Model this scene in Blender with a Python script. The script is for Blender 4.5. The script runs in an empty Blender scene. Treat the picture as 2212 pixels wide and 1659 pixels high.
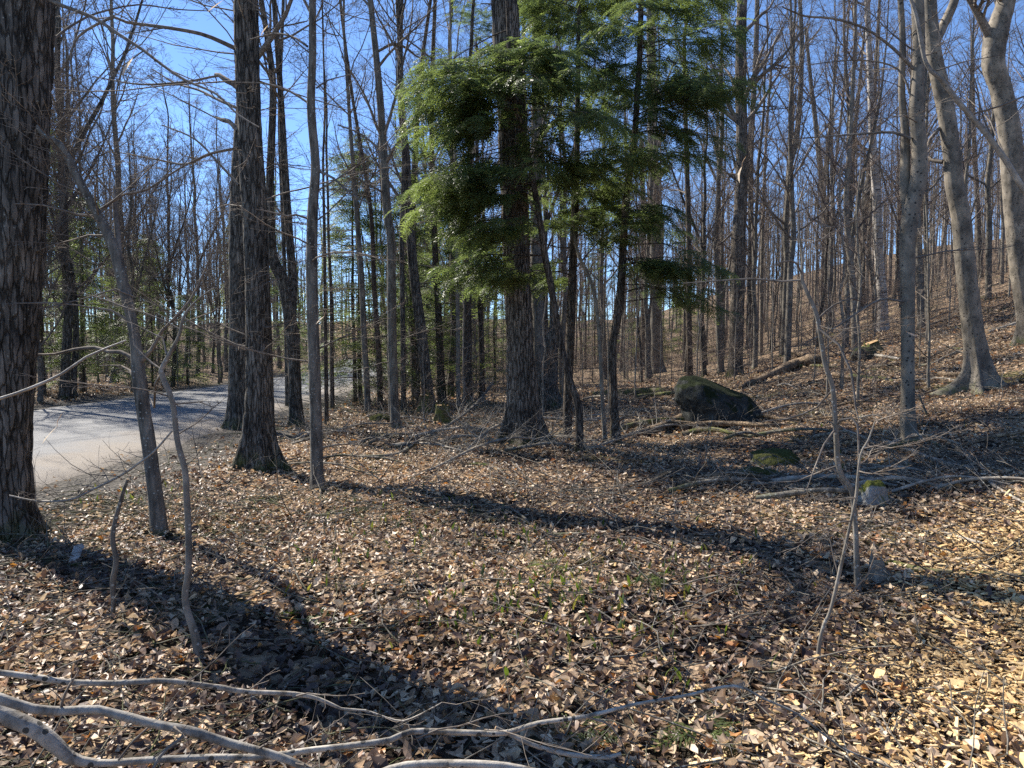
import bpy, bmesh, math, random
import numpy as np
from mathutils import Vector
sc = bpy.context.scene
COL = sc.collection
rad = math.radians

# ------------------------------------------------------------------ camera, sky, sun, exposure
FPX = 1534.0            # focal length in pixels of a 2212 px wide frame
CX, CY = 1106.0, 829.5
PITCH = math.atan(69.5 / FPX)
CAMZ = 1.62
cd = bpy.data.cameras.new('camera'); cam = bpy.data.objects.new('camera', cd); COL.objects.link(cam)
cam.location = (0, 0, CAMZ); cam.rotation_euler = (math.pi / 2 - PITCH, 0, 0)
cd.sensor_width = 36; cd.lens = 36 * FPX / 2212; cd.clip_start = 0.05; cd.clip_end = 3000
sc.camera = cam
SUN_AZ = -50.0          # degrees from the view direction, negative is left
SUN_EL = 43.0
w = bpy.data.worlds.new('World'); sc.world = w; w.use_nodes = True
nt = w.node_tree; nt.nodes.clear()
sky = nt.nodes.new('ShaderNodeTexSky'); sky.sky_type = 'NISHITA'; sky.sun_disc = False
sky.sun_elevation = rad(SUN_EL); sky.sun_rotation = rad(SUN_AZ)
sky.air_density = 1.0; sky.dust_density = 0.0; sky.ozone_density = 6.0; sky.altitude = 3000
bg = nt.nodes.new('ShaderNodeBackground'); bg.inputs['Strength'].default_value = 0.115
wo = nt.nodes.new('ShaderNodeOutputWorld')
nt.links.new(sky.outputs[0], bg.inputs[0]); nt.links.new(bg.outputs[0], wo.inputs[0])
sd = bpy.data.lights.new('sun', 'SUN'); sd.energy = 5.0; sd.angle = rad(0.53); sd.color = (1.0, 0.94, 0.85)
sun = bpy.data.objects.new('sun', sd); COL.objects.link(sun)
S = Vector((math.sin(rad(SUN_AZ)) * math.cos(rad(SUN_EL)), math.cos(rad(SUN_AZ)) * math.cos(rad(SUN_EL)), math.sin(rad(SUN_EL))))
sun.rotation_euler = S.to_track_quat('Z', 'Y').to_euler(); sun.location = (-20, 20, 30)
sc.view_settings.view_transform = 'Standard'; sc.view_settings.look = 'None'
sc.view_settings.exposure = 1.15; sc.view_settings.gamma = 1.0
sc.render.engine = 'CYCLES'
sc.cycles.max_bounces = 5; sc.cycles.diffuse_bounces = 3; sc.cycles.glossy_bounces = 2; sc.cycles.transmission_bounces = 3
sc.cycles.volume_bounces = 0
sc.cycles.use_denoising = False

# ------------------------------------------------------------------ numbers
def rng_(s): return np.random.default_rng(s)
def nrm(a): return a / np.maximum(np.linalg.norm(a, axis=-1, keepdims=True), 1e-9)
def sstep(a, b, x):
    t = np.clip((x - a) / (b - a), 0, 1); return t * t * (3 - 2 * t)
_LAT = np.random.default_rng(5).random((256, 256))
def vnoise(u, v, pu=256):
    ui = np.floor(u).astype(int); vi = np.floor(v).astype(int); fu = u - ui; fv = v - vi
    fu = fu * fu * (3 - 2 * fu); fv = fv * fv * (3 - 2 * fv)
    a = _LAT[ui % pu % 256, vi % 256]; b = _LAT[(ui + 1) % pu % 256, vi % 256]
    c = _LAT[ui % pu % 256, (vi + 1) % 256]; d = _LAT[(ui + 1) % pu % 256, (vi + 1) % 256]
    return (a * (1 - fu) + b * fu) * (1 - fv) + (c * (1 - fu) + d * fu) * fv
def road_c(y): return -9.75 - 0.054 * (y - 15) - 0.0014 * np.maximum(0, y - 35) ** 2
def G(x, y):
    """height of the ground"""
    x = np.asarray(x, float); y = np.asarray(y, float)
    u = x - 0.15 * y - 3.9
    h = 0.315 * np.logaddexp(0, u / 2.2) * 2.2
    h = 36 * np.tanh(h / 36)
    h = h - float(0.315 * 2.2 * math.log1p(math.exp(-3.9 / 2.2)))
    h = h + 10 * sstep(80, 190, y) * sstep(1.3, .2, np.abs(x) / np.maximum(y, 1))
    n = 0.20 * (vnoise(x * 0.31 + 40, y * 0.31 + 9) - .5) + 0.13 * (vnoise(x * 0.9 + 3, y * 0.9 + 70) - .5) + 0.055 * (vnoise(x * 3.1, y * 3.1 + 30) - .5)
    n = n + 0.5 * (vnoise(x * 0.07 + 11, y * 0.07 + 5) - .5) * sstep(25, 60, y)
    n = n * (1 - .5 * sstep(4, 1, np.hypot(x, y)))
    dx = x - road_c(y)
    k = sstep(3.6, 5.6, np.abs(dx))
    bank = np.where(dx < 0, 0.28 * sstep(4.0, 9.0, -dx), 0.02 + 0.0 * x)
    mound = 0.20 * np.exp(-(((x + 3.6) / 1.5) ** 2 + ((y - 10.6) / 2.2) ** 2))
    return (h + n + bank + mound) * k - 0.07 * (1 - k)
def ray(px, py):
    vx = (px - CX) / FPX; vy = -(py - CY) / FPX
    cp, sp = math.cos(PITCH), math.sin(PITCH)
    return np.array([vx, cp + vy * sp, -sp + vy * cp])
def gp(px, py):
    """the point of the ground seen there"""
    d = ray(px, py); t = np.arange(1.5, 160, 0.02)
    z = CAMZ + d[2] * t; g = G(d[0] * t, d[1] * t)
    i = np.argmax(z <= g)
    if z[i] > g[i]: i = len(t) - 1
    return np.array([d[0] * t[i], d[1] * t[i], g[i]])
def at(px, py, D):
    d = ray(px, py); s = D / d[1]
    return np.array([d[0] * s, D, CAMZ + d[2] * s])
def px2m(D): return D / FPX

def smooth_line(P, step):
    """Catmull-Rom through rows of P (x, y, z, r), about step apart"""
    P = np.asarray(P, float)
    if len(P) < 3: 
        n = max(2, int(np.linalg.norm(P[-1, :3] - P[0, :3]) / step) + 1)
        return P[0] + (P[-1] - P[0]) * np.linspace(0, 1, n)[:, None]
    Q = np.vstack([2 * P[0] - P[1], P, 2 * P[-1] - P[-2]]); out = []
    for i in range(len(P) - 1):
        a, b, c, d = Q[i], Q[i + 1], Q[i + 2], Q[i + 3]
        n = max(1, int(round(np.linalg.norm(c[:3] - b[:3]) / step)))
        t = (np.arange(n) / n)[:, None]
        out.append(0.5 * (2 * b + (c - a) * t + (2 * a - 5 * b + 4 * c - d) * t ** 2 + (3 * b - a - 3 * c + d) * t ** 3))
    out.append(P[-1:]); out = np.vstack(out); out[:, 3] = np.maximum(out[:, 3], 0.0007)
    return out

# ------------------------------------------------------------------ mesh collecting
class MB:
    def __init__(s): s.v = []; s.q = []; s.t = []; s.a = []; s.n = 0
    def add(s, v, q=None, t=None, tint=None):
        v = np.asarray(v, np.float32).reshape(-1, 3)
        if q is not None and len(q): s.q.append(np.asarray(q).reshape(-1, 4) + s.n)
        if t is not None and len(t): s.t.append(np.asarray(t).reshape(-1, 3) + s.n)
        s.v.append(v); s.a.append(np.zeros(len(v), np.float32) if tint is None else np.broadcast_to(np.asarray(tint, np.float32), (len(v),)))
        s.n += len(v)
    def tubes(s, P, R, sides, cap=False, tint=None):
        """P (n,k,3), R (n,k)"""
        P = np.asarray(P, float); R = np.asarray(R, float)
        if P.ndim == 2: P = P[None]; R = R[None]
        n, k = R.shape
        if n == 0: return
        T = nrm(np.gradient(P, axis=1)); m = nrm(P[:, -1] - P[:, 0])
        ref = np.where(np.abs(m[:, 2:3]) > 0.75, np.array([[1., 0.13, 0]]), np.array([[0.1, 0.07, 1.]]))
        N1 = nrm(np.cross(T, np.broadcast_to(ref[:, None], T.shape))); N2 = np.cross(T, N1)
        an = np.arange(sides) * 2 * math.pi / sides
        V = P[:, :, None] + R[:, :, None, None] * (np.cos(an)[:, None] * N1[:, :, None] + np.sin(an)[:, None] * N2[:, :, None])
        i = np.arange(n)[:, None, None] * k * sides; j = np.arange(k - 1)[None, :, None] * sides; a = np.arange(sides)[None, None, :]; b = (a + 1) % sides
        q = np.stack([i + j + a, i + j + b, i + j + sides + b, i + j + sides + a], -1)
        s.add(V, q, tint=tint)
        if cap:
            for kk, rev in ((0, 0), (k - 1, 1)):
                c = P[:, kk] + (T[:, kk] * R[:, kk:kk + 1] * (0.12 if rev else -0.12))
                vv = np.concatenate([V[:, kk], c[:, None]], 1); ii = np.arange(n)[:, None] * (sides + 1)
                aa = np.arange(sides)[None]; bb = (aa + 1) % sides
                tr = np.stack([ii + (aa if rev else bb), ii + (bb if rev else aa), ii + sides + 0 * aa], -1)
                s.add(vv, None, tr, tint=1.0)
        return V
    def build(s, name, mat, parent=None, loc=None, smooth=True):
        me = bpy.data.meshes.new(name)
        V = np.vstack(s.v).astype(np.float32) if s.v else np.zeros((0, 3), np.float32)
        if loc is not None: V = V - np.asarray(loc, np.float32)
        Q = np.vstack(s.q) if s.q else np.zeros((0, 4), int); Tt = np.vstack(s.t) if s.t else np.zeros((0, 3), int)
        me.vertices.add(len(V)); me.vertices.foreach_set('co', V.ravel())
        nl = Q.size + Tt.size; me.loops.add(nl)
        me.loops.foreach_set('vertex_index', np.concatenate([Q.ravel(), Tt.ravel()]).astype(np.int32))
        me.polygons.add(len(Q) + len(Tt))
        st = np.concatenate([np.arange(len(Q)) * 4, Q.size + np.arange(len(Tt)) * 3]).astype(np.int32)
        me.polygons.foreach_set('loop_start', st)
        me.polygons.foreach_set('use_smooth', np.full(len(st), smooth))
        at_ = me.attributes.new('tint', 'FLOAT', 'POINT'); at_.data.foreach_set('value', np.concatenate(s.a).astype(np.float32))
        me.update(calc_edges=True)
        me.materials.append(mat)
        o = bpy.data.objects.new(name, me); COL.objects.link(o)
        if parent is not None: o.parent = parent
        return o
def tag(o, label=None, cat=None, group=None, kind=None):
    if label: o['label'] = label
    if cat: o['category'] = cat
    if group: o['group'] = group
    if kind: o['kind'] = kind
    return o
def empty(name, loc, label, cat, group=None):
    o = bpy.data.objects.new(name, None); COL.objects.link(o); o.location = [float(c) for c in loc]; o.empty_display_size = .2
    return tag(o, label, cat, group)
def copy_tree(o):
    c = o.copy(); COL.objects.link(c)
    for ch in o.children:
        d = ch.copy(); COL.objects.link(d); d.parent = c
    return c

# ------------------------------------------------------------------ materials
def newmat(name):
    m = bpy.data.materials.new(name); m.use_nodes = True; n = m.node_tree; n.nodes.clear()
    return m, n, (lambda t, **k: _nd(n, t, k)), n.links.new
def _nd(n, t, k):
    x = n.nodes.new('ShaderNode' + t)
    for a, b in k.items(): setattr(x, a, b)
    return x
def ramp(N, stops, interp='LINEAR'):
    r = N('ValToRGB'); e = r.color_ramp.elements; r.color_ramp.interpolation = interp
    e[0].position, e[0].color = stops[0][0], (*stops[0][1], 1); e[1].position, e[1].color = stops[1][0], (*stops[1][1], 1)
    for p, c in stops[2:]:
        x = e.new(p); x.color = (*c, 1)
    return r
def mixc(N, L, f, a, b, mode='MIX'):
    m = N('Mix', data_type='RGBA', blend_type=mode)
    for s, v in ((0, f), (6, a), (7, b)):
        if isinstance(v, (int, float)): m.inputs[s].default_value = v
        elif isinstance(v, tuple): m.inputs[s].default_value = (*v, 1)
        else: L(v, m.inputs[s])
    return m.outputs[2]
def bark(name, dark, light, sxy=16, sz=3.0, lichen=None, moss=None, bumpd=0.012, rough=0.9, contrast=(0.35, 0.68), band=None, spec=0.15, crack=0):
    m, n, N, L = newmat(name)
    tc = N('TexCoord'); mp = N('Mapping'); L(tc.outputs['Object'], mp.inputs[0]); mp.inputs['Scale'].default_value = (sxy, sxy, sz)
    nz = N('TexNoise'); L(mp.outputs[0], nz.inputs['Vector']); nz.inputs['Scale'].default_value = 1.0; nz.inputs['Detail'].default_value = 6; nz.inputs['Roughness'].default_value = .65; nz.inputs['Distortion'].default_value = .4
    r = ramp(N, [(contrast[0], dark), (contrast[1], light)]); L(nz.outputs[0], r.inputs[0]); col = r.outputs[0]
    n2 = N('TexNoise'); L(tc.outputs['Object'], n2.inputs['Vector']); n2.inputs['Scale'].default_value = 2.3; n2.inputs['Detail'].default_value = 4
    r2 = ramp(N, [(.35, (.62, .62, .62)), (.7, (1.25, 1.2, 1.12))]); L(n2.outputs[0], r2.inputs[0])
    col = mixc(N, L, 1.0, col, r2.outputs[0], 'MULTIPLY')
    if lichen:
        v = N('TexVoronoi'); L(tc.outputs['Object'], v.inputs['Vector']); v.inputs['Scale'].default_value = lichen[1]
        ma = N('Math', operation='LESS_THAN'); L(v.outputs['Distance'], ma.inputs[0]); ma.inputs[1].default_value = lichen[2]
        n3 = N('TexNoise'); L(tc.outputs['Object'], n3.inputs['Vector']); n3.inputs['Scale'].default_value = 5
        mm = N('Math', operation='GREATER_THAN'); L(n3.outputs[0], mm.inputs[0]); mm.inputs[1].default_value = .46
        mu = N('Math', operation='MULTIPLY'); L(ma.outputs[0], mu.inputs[0]); L(mm.outputs[0], mu.inputs[1])
        col = mixc(N, L, mu.outputs[0], col, lichen[0])
    if crack:
        mp3 = N('Mapping'); L(tc.outputs['Object'], mp3.inputs[0]); mp3.inputs['Scale'].default_value = (crack, crack, crack * .16)
        n7 = N('TexNoise'); L(mp3.outputs[0], n7.inputs['Vector']); n7.inputs['Scale'].default_value = 1.6; n7.inputs['Detail'].default_value = 3
        va = N('VectorMath', operation='MULTIPLY_ADD'); L(n7.outputs['Color'], va.inputs[0]); va.inputs[1].default_value = (.9, .9, .9); L(mp3.outputs[0], va.inputs[2])
        vo = N('TexVoronoi'); vo.feature = 'DISTANCE_TO_EDGE'; L(va.outputs[0], vo.inputs['Vector']); vo.inputs['Scale'].default_value = 1
        rc = ramp(N, [(.0, (.42, .40, .38)), (.13, (1.08, 1.08, 1.08))]); L(vo.outputs['Distance'], rc.inputs[0]); col = mixc(N, L, 1.0, col, rc.outputs[0], 'MULTIPLY'); ck = vo.outputs['Distance']
    if band:
        mp2 = N('Mapping'); L(tc.outputs['Object'], mp2.inputs[0]); mp2.inputs['Scale'].default_value = (2.5, 2.5, 22)
        n4 = N('TexNoise'); L(mp2.outputs[0], n4.inputs['Vector']); n4.inputs['Scale'].default_value = 1.0; n4.inputs['Detail'].default_value = 3
        r4 = ramp(N, [(.56, (0, 0, 0)), (.66, (1, 1, 1))]); L(n4.outputs[0], r4.inputs[0])
        col = mixc(N, L, r4.outputs[0], col, band)
    if moss:
        sp = N('SeparateXYZ'); L(tc.outputs['Object'], sp.inputs[0])
        mr = N('MapRange'); L(sp.outputs['Z'], mr.inputs[0]); mr.inputs[1].default_value = moss[1]; mr.inputs[2].default_value = 0.0; mr.inputs[3].default_value = 0; mr.inputs[4].default_value = 1
        n5 = N('TexNoise'); L(tc.outputs['Object'], n5.inputs['Vector']); n5.inputs['Scale'].default_value = 7; n5.inputs['Detail'].default_value = 4
        ad = N('Math', operation='MULTIPLY'); L(mr.outputs[0], ad.inputs[0]); L(n5.outputs[0], ad.inputs[1])
        r5 = ramp(N, [(.36, (0, 0, 0)), (.62, (.8, .8, .8))]); L(ad.outputs[0], r5.inputs[0])
        col = mixc(N, L, r5.outputs[0], col, moss[0])
    at_ = N('Attribute'); at_.attribute_name = 'tint'
    col = mixc(N, L, at_.outputs['Fac'], col, (.42, .27, .14))
    b = N('BsdfPrincipled'); b.inputs['Roughness'].default_value = rough; b.inputs['Specular IOR Level'].default_value = spec
    L(col, b.inputs['Base Color'])
    bu = N('Bump'); bu.inputs['Strength'].default_value = .9; bu.inputs['Distance'].default_value = bumpd; L(nz.outputs[0], bu.inputs['Height']); L(bu.outputs[0], b.inputs['Normal'])
    if crack:
        b2 = N('Bump'); b2.inputs['Distance'].default_value = bumpd * 1.6; L(rc.outputs[0], b2.inputs['Height']); L(bu.outputs[0], b2.inputs['Normal']); L(b2.outputs[0], b.inputs['Normal'])
    o = N('OutputMaterial'); L(b.outputs[0], o.inputs[0])
    return m
M = {}
M['maple'] = bark('maple_bark', (.05, .047, .04), (.25, .23, .20), 17, 2.6, crack=22, lichen=((.22, .23, .2), 22, .16), moss=((.075, .085, .02), 0.9), bumpd=.02)
M['hem'] = bark('hemlock_bark', (.05, .04, .032), (.24, .20, .16), 26, 4, crack=34, moss=((.08, .10, .02), 0.75), bumpd=.015)
M['cedar'] = bark('shaggy_bark', (.06, .052, .042), (.31, .27, .225), 30, 1.3, crack=24, moss=((.09, .10, .02), 0.8), bumpd=.02)
M['beech'] = bark('beech_bark', (.10, .09, .072), (.35, .31, .255), 9, 5, lichen=((.05, .046, .04), 15, .22), moss=((.12, .13, .05), 0.4), bumpd=.004, contrast=(.3, .75), rough=.8)
M['grey'] = bark('grey_bark', (.07, .063, .053), (.26, .24, .205), 20, 4, lichen=((.33, .33, .29), 26, .2), moss=((.09, .10, .03), 0.3), bumpd=.01)
M['young'] = bark('young_bark', (.14, .125, .10), (.34, .31, .265), 14, 6, lichen=((.36, .35, .31), 30, .22), bumpd=.004)
M['birch'] = bark('birch_bark', (.30, .28, .25), (.62, .58, .54), 8, 8, band=(.07, .06, .05), bumpd=.004)
M['twig'] = bark('twig_bark', (.12, .10, .085), (.30, .265, .225), 20, 20, bumpd=.002, rough=.85, spec=.08)
M['twigr'] = bark('reddish_twig_bark', (.11, .08, .07), (.26, .22, .19), 20, 20, bumpd=.002, rough=.85, spec=.08)
M['limb'] = bark('limb_bark', (.17, .15, .125), (.46, .42, .36), 13, 13, lichen=((.10, .10, .08), 30, .17), bumpd=.005, rough=.6, spec=.3)
M['nearlimb'] = bark('near_limb_bark', (.12, .105, .085), (.44, .41, .36), 16, 16, lichen=((.07, .065, .055), 26, .24), bumpd=.008, rough=.75, spec=.15, contrast=(.34, .6))
M['limb2'] = bark('weathered_limb_bark', (.17, .15, .125), (.42, .385, .33), 16, 16, lichen=((.42, .42, .36), 40, .2), bumpd=.005)
M['dead'] = bark('dead_wood', (.06, .04, .025), (.33, .25, .17), 18, 18, bumpd=.02, contrast=(.4, .62))
M['mosslog'] = bark('mossy_log_bark', (.07, .055, .04), (.24, .20, .15), 14, 14, moss=((.10, .12, .02), -0.4), bumpd=.015)

def leafmat(name, stops, trans=.3, rough=.5, tcol=1.6, spec=.4):
    m, n, N, L = newmat(name)
    a = N('Attribute'); a.attribute_name = 'tint'; r = ramp(N, stops); L(a.outputs['Fac'], r.inputs[0])
    tc = N('TexCoord'); nz = N('TexNoise'); L(tc.outputs['Object'], nz.inputs['Vector']); nz.inputs['Scale'].default_value = 45; nz.inputs['Detail'].default_value = 3
    r2 = ramp(N, [(.3, (.7, .7, .7)), (.7, (1.2, 1.2, 1.2))]); L(nz.outputs[0], r2.inputs[0])
    c = mixc(N, L, 1.0, r.outputs[0], r2.outputs[0], 'MULTIPLY')
    b = N('BsdfPrincipled'); L(c, b.inputs['Base Color']); b.inputs['Roughness'].default_value = rough; b.inputs['Specular IOR Level'].default_value = spec
    t = N('BsdfTranslucent'); hs = N('HueSaturation'); L(c, hs.inputs['Color']); hs.inputs['Saturation'].default_value = 1.15; hs.inputs['Value'].default_value = tcol; L(hs.outputs[0], t.inputs[0])
    mx = N('MixShader'); mx.inputs[0].default_value = trans; L(b.outputs[0], mx.inputs[1]); L(t.outputs[0], mx.inputs[2])
    o = N('OutputMaterial'); L(mx.outputs[0], o.inputs[0])
    return m
M['litter'] = leafmat('dead_leaf', [(0, (.05, .032, .024)), (.18, (.14, .09, .065)), (.38, (.30, .20, .125)), (.58, (.48, .345, .215)), (.86, (.72, .58, .40)), (.93, (.38, .17, .07)), (1, (.50, .26, .09))], trans=.22, rough=.5, tcol=1.3, spec=.45)
M['chips'] = leafmat('wood_chip', [(0, (.22, .13, .06)), (.3, (.45, .29, .13)), (.7, (.66, .46, .22)), (1, (.76, .58, .33))], trans=.0, rough=.7, tcol=1.0, spec=.2)
M['needle'] = leafmat('hemlock_needles', [(0, (.042, .060, .028)), (.5, (.088, .112, .042)), (1, (.135, .165, .055))], trans=.46, rough=.45, tcol=2.6, spec=.32)
M['shoot'] = leafmat('shoot_leaf', [(0, (.045, .07, .018)), (.6, (.10, .135, .03)), (1, (.24, .22, .06))], trans=.35, rough=.4, tcol=1.8)
M['moss'] = leafmat('moss_tuft', [(0, (.05, .06, .015)), (1, (.16, .17, .035))], trans=.15, rough=.9, tcol=1.2, spec=.1)
M['hangleaf'] = leafmat('pale_beech_leaf', [(0, (.62, .48, .33)), (1, (.78, .66, .50))], trans=.5, rough=.6, tcol=1.15, spec=.2)

def ground_mat():
    m, n, N, L = newmat('forest_floor')
    tc = N('TexCoord'); v = N('TexVoronoi'); L(tc.outputs['Object'], v.inputs['Vector']); v.inputs['Scale'].default_value = 13; v.inputs['Randomness'].default_value = 1
    sp = N('SeparateColor'); L(v.outputs['Color'], sp.inputs[0])
    r = ramp(N, [(0, (.02, .016, .011)), (.4, (.055, .04, .027)), (.62, (.22, .165, .11)), (.85, (.46, .36, .25)), (1, (.34, .2, .1))]); L(sp.outputs[0], r.inputs[0])
    nz = N('TexNoise'); L(tc.outputs['Object'], nz.inputs['Vector']); nz.inputs['Scale'].default_value = .8; nz.inputs['Detail'].default_value = 6
    r2 = ramp(N, [(.35, (.55, .5, .47)), (.65, (1.15, 1.1, 1.05))]); L(nz.outputs[0], r2.inputs[0])
    c = mixc(N, L, 1.0, r.outputs[0], r2.outputs[0], 'MULTIPLY')
    nm = N('TexNoise'); L(tc.outputs['Object'], nm.inputs['Vector']); nm.inputs['Scale'].default_value = .55; nm.inputs['Detail'].default_value = 8
    rm = ramp(N, [(.57, (0, 0, 0)), (.66, (1, 1, 1))]); L(nm.outputs[0], rm.inputs[0])
    mf = N('Math', operation='MULTIPLY'); L(rm.outputs[0], mf.inputs[0]); mf.inputs[1].default_value = .6
    c = mixc(N, L, mf.outputs[0], c, (.07, .075, .02))
    # bare dark soil and grit along the road
    xyz = N('SeparateXYZ'); L(tc.outputs['Object'], xyz.inputs[0])
    m1 = N('Math', operation='MULTIPLY_ADD'); L(xyz.outputs['Y'], m1.inputs[0]); m1.inputs[1].default_value = .054; L(xyz.outputs['X'], m1.inputs[2])
    m2 = N('Math', operation='ADD'); L(m1.outputs[0], m2.inputs[0]); m2.inputs[1].default_value = 8.94
    m3 = N('Math', operation='ABSOLUTE'); L(m2.outputs[0], m3.inputs[0])
    ng = N('TexNoise'); L(tc.outputs['Object'], ng.inputs['Vector']); ng.inputs['Scale'].default_value = 1.4; ng.inputs['Detail'].default_value = 5
    m4 = N('Math', operation='MULTIPLY_ADD'); L(ng.outputs[0], m4.inputs[0]); m4.inputs[1].default_value = 1.6; L(m3.outputs[0], m4.inputs[2])
    mr = N('MapRange'); L(m4.outputs[0], mr.inputs[0]); mr.inputs[1].default_value = 5.7; mr.inputs[2].default_value = 6.8; mr.inputs[3].default_value = 1; mr.inputs[4].default_value = 0
    g2 = N('TexNoise'); L(tc.outputs['Object'], g2.inputs['Vector']); g2.inputs['Scale'].default_value = 40; g2.inputs['Detail'].default_value = 4
    rg = ramp(N, [(.35, (.03, .027, .022)), (.62, (.13, .115, .095)), (.8, (.3, .27, .23))]); L(g2.outputs[0], rg.inputs[0])
    c = mixc(N, L, mr.outputs[0], c, rg.outputs[0])
    b = N('BsdfPrincipled'); L(c, b.inputs['Base Color']); b.inputs['Roughness'].default_value = .9; b.inputs['Specular IOR Level'].default_value = .15
    n3 = N('TexNoise'); L(tc.outputs['Object'], n3.inputs['Vector']); n3.inputs['Scale'].default_value = 16; n3.inputs['Detail'].default_value = 5
    ad = N('Math', operation='ADD'); L(n3.outputs[0], ad.inputs[0]); L(v.outputs['Distance'], ad.inputs[1])
    bu = N('Bump'); bu.inputs['Distance'].default_value = .05; bu.inputs['Strength'].default_value = 1; L(ad.outputs[0], bu.inputs['Height']); L(bu.outputs[0], b.inputs['Normal'])
    o = N('OutputMaterial'); L(b.outputs[0], o.inputs[0]); return m
def road_mat():
    m, n, N, L = newmat('worn_gravel_road')
    tc = N('TexCoord'); a = N('Attribute'); a.attribute_name = 'tint'
    nz = N('TexNoise'); L(tc.outputs['Object'], nz.inputs['Vector']); nz.inputs['Scale'].default_value = 70; nz.inputs['Detail'].default_value = 6; nz.inputs['Roughness'].default_value = .8
    r = ramp(N, [(.3, (.07, .07, .07)), (.55, (.17, .17, .168)), (.75, (.32, .315, .305))]); L(nz.outputs[0], r.inputs[0])
    r1 = ramp(N, [(.3, (.09, .075, .06)), (.55, (.23, .195, .155)), (.75, (.38, .34, .28))]); L(nz.outputs[0], r1.inputs[0])
    n2 = N('TexNoise'); L(tc.outputs['Object'], n2.inputs['Vector']); n2.inputs['Scale'].default_value = .9; n2.inputs['Detail'].default_value = 5
    m1 = N('Math', operation='MULTIPLY_ADD'); L(n2.outputs[0], m1.inputs[0]); m1.inputs[1].default_value = .9; L(a.outputs['Fac'], m1.inputs[2])
    rr = ramp(N, [(.0, (0, 0, 0)), (1, (1, 1, 1))]); rr.color_ramp.elements[0].position = .95; rr.color_ramp.elements[1].position = 1.0
    mr = N('MapRange'); L(m1.outputs[0], mr.inputs[0]); mr.inputs[1].default_value = .95; mr.inputs[2].default_value = 1.35
    c = mixc(N, L, mr.outputs[0], r.outputs[0], r1.outputs[0])
    b = N('BsdfPrincipled'); L(c, b.inputs['Base Color']); b.inputs['Roughness'].default_value = .75; b.inputs['Specular IOR Level'].default_value = .3
    bu = N('Bump'); bu.inputs['Distance'].default_value = .012; bu.inputs['Strength'].default_value = .8; L(nz.outputs[0], bu.inputs['Height']); L(bu.outputs[0], b.inputs['Normal'])
    o = N('OutputMaterial'); L(b.outputs[0], o.inputs[0]); return m
def rock_mat(name, dark, light, moss, cover):
    m, n, N, L = newmat(name)
    tc = N('TexCoord'); nz = N('TexNoise'); L(tc.outputs['Object'], nz.inputs['Vector']); nz.inputs['Scale'].default_value = 9; nz.inputs['Detail'].default_value = 8; nz.inputs['Roughness'].default_value = .7
    r = ramp(N, [(.35, dark), (.68, light)]); L(nz.outputs[0], r.inputs[0])
    ge = N('NewGeometry'); sp = N('SeparateXYZ'); L(ge.outputs['Normal'], sp.inputs[0])
    n2 = N('TexNoise'); L(tc.outputs['Object'], n2.inputs['Vector']); n2.inputs['Scale'].default_value = 3.5; n2.inputs['Detail'].default_value = 6
    ad = N('Math', operation='MULTIPLY_ADD'); L(sp.outputs['Z'], ad.inputs[0]); ad.inputs[1].default_value = .45; L(n2.outputs[0], ad.inputs[2])
    mr = N('MapRange'); L(ad.outputs[0], mr.inputs[0]); mr.inputs[1].default_value = cover; mr.inputs[2].default_value = cover + .12
    n4 = N('TexNoise'); L(tc.outputs['Object'], n4.inputs['Vector']); n4.inputs['Scale'].default_value = 40; n4.inputs['Detail'].default_value = 4
    rm = ramp(N, [(.3, tuple(c * .45 for c in moss)), (.7, moss)]); L(n4.outputs[0], rm.inputs[0])
    c = mixc(N, L, mr.outputs[0], r.outputs[0], rm.outputs[0])
    b = N('BsdfPrincipled'); L(c, b.inputs['Base Color']); b.inputs['Roughness'].default_value = .95; b.inputs['Specular IOR Level'].default_value = .1
    bu = N('Bump'); bu.inputs['Distance'].default_value = .04; bu.inputs['Strength'].default_value = .8; L(nz.outputs[0], bu.inputs['Height'])
    bv = N('Bump'); bv.inputs['Distance'].default_value = .02; L(n4.outputs[0], bv.inputs['Height']); L(bu.outputs[0], bv.inputs['Normal']); L(bv.outputs[0], b.inputs['Normal'])
    o = N('OutputMaterial'); L(b.outputs[0], o.inputs[0]); return m
M['ground'] = ground_mat(); M['road'] = road_mat()
M['rockdark'] = rock_mat('dark_boulder', (.018, .019, .018), (.085, .088, .08), (.028, .036, .016), .66)
M['rockmoss'] = rock_mat('moss_covered_rock', (.06, .055, .045), (.2, .19, .16), (.085, .09, .028), .48)
M['rockpale'] = rock_mat('pale_rock', (.16, .155, .14), (.42, .41, .38), (.13, .14, .03), .58)

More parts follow.
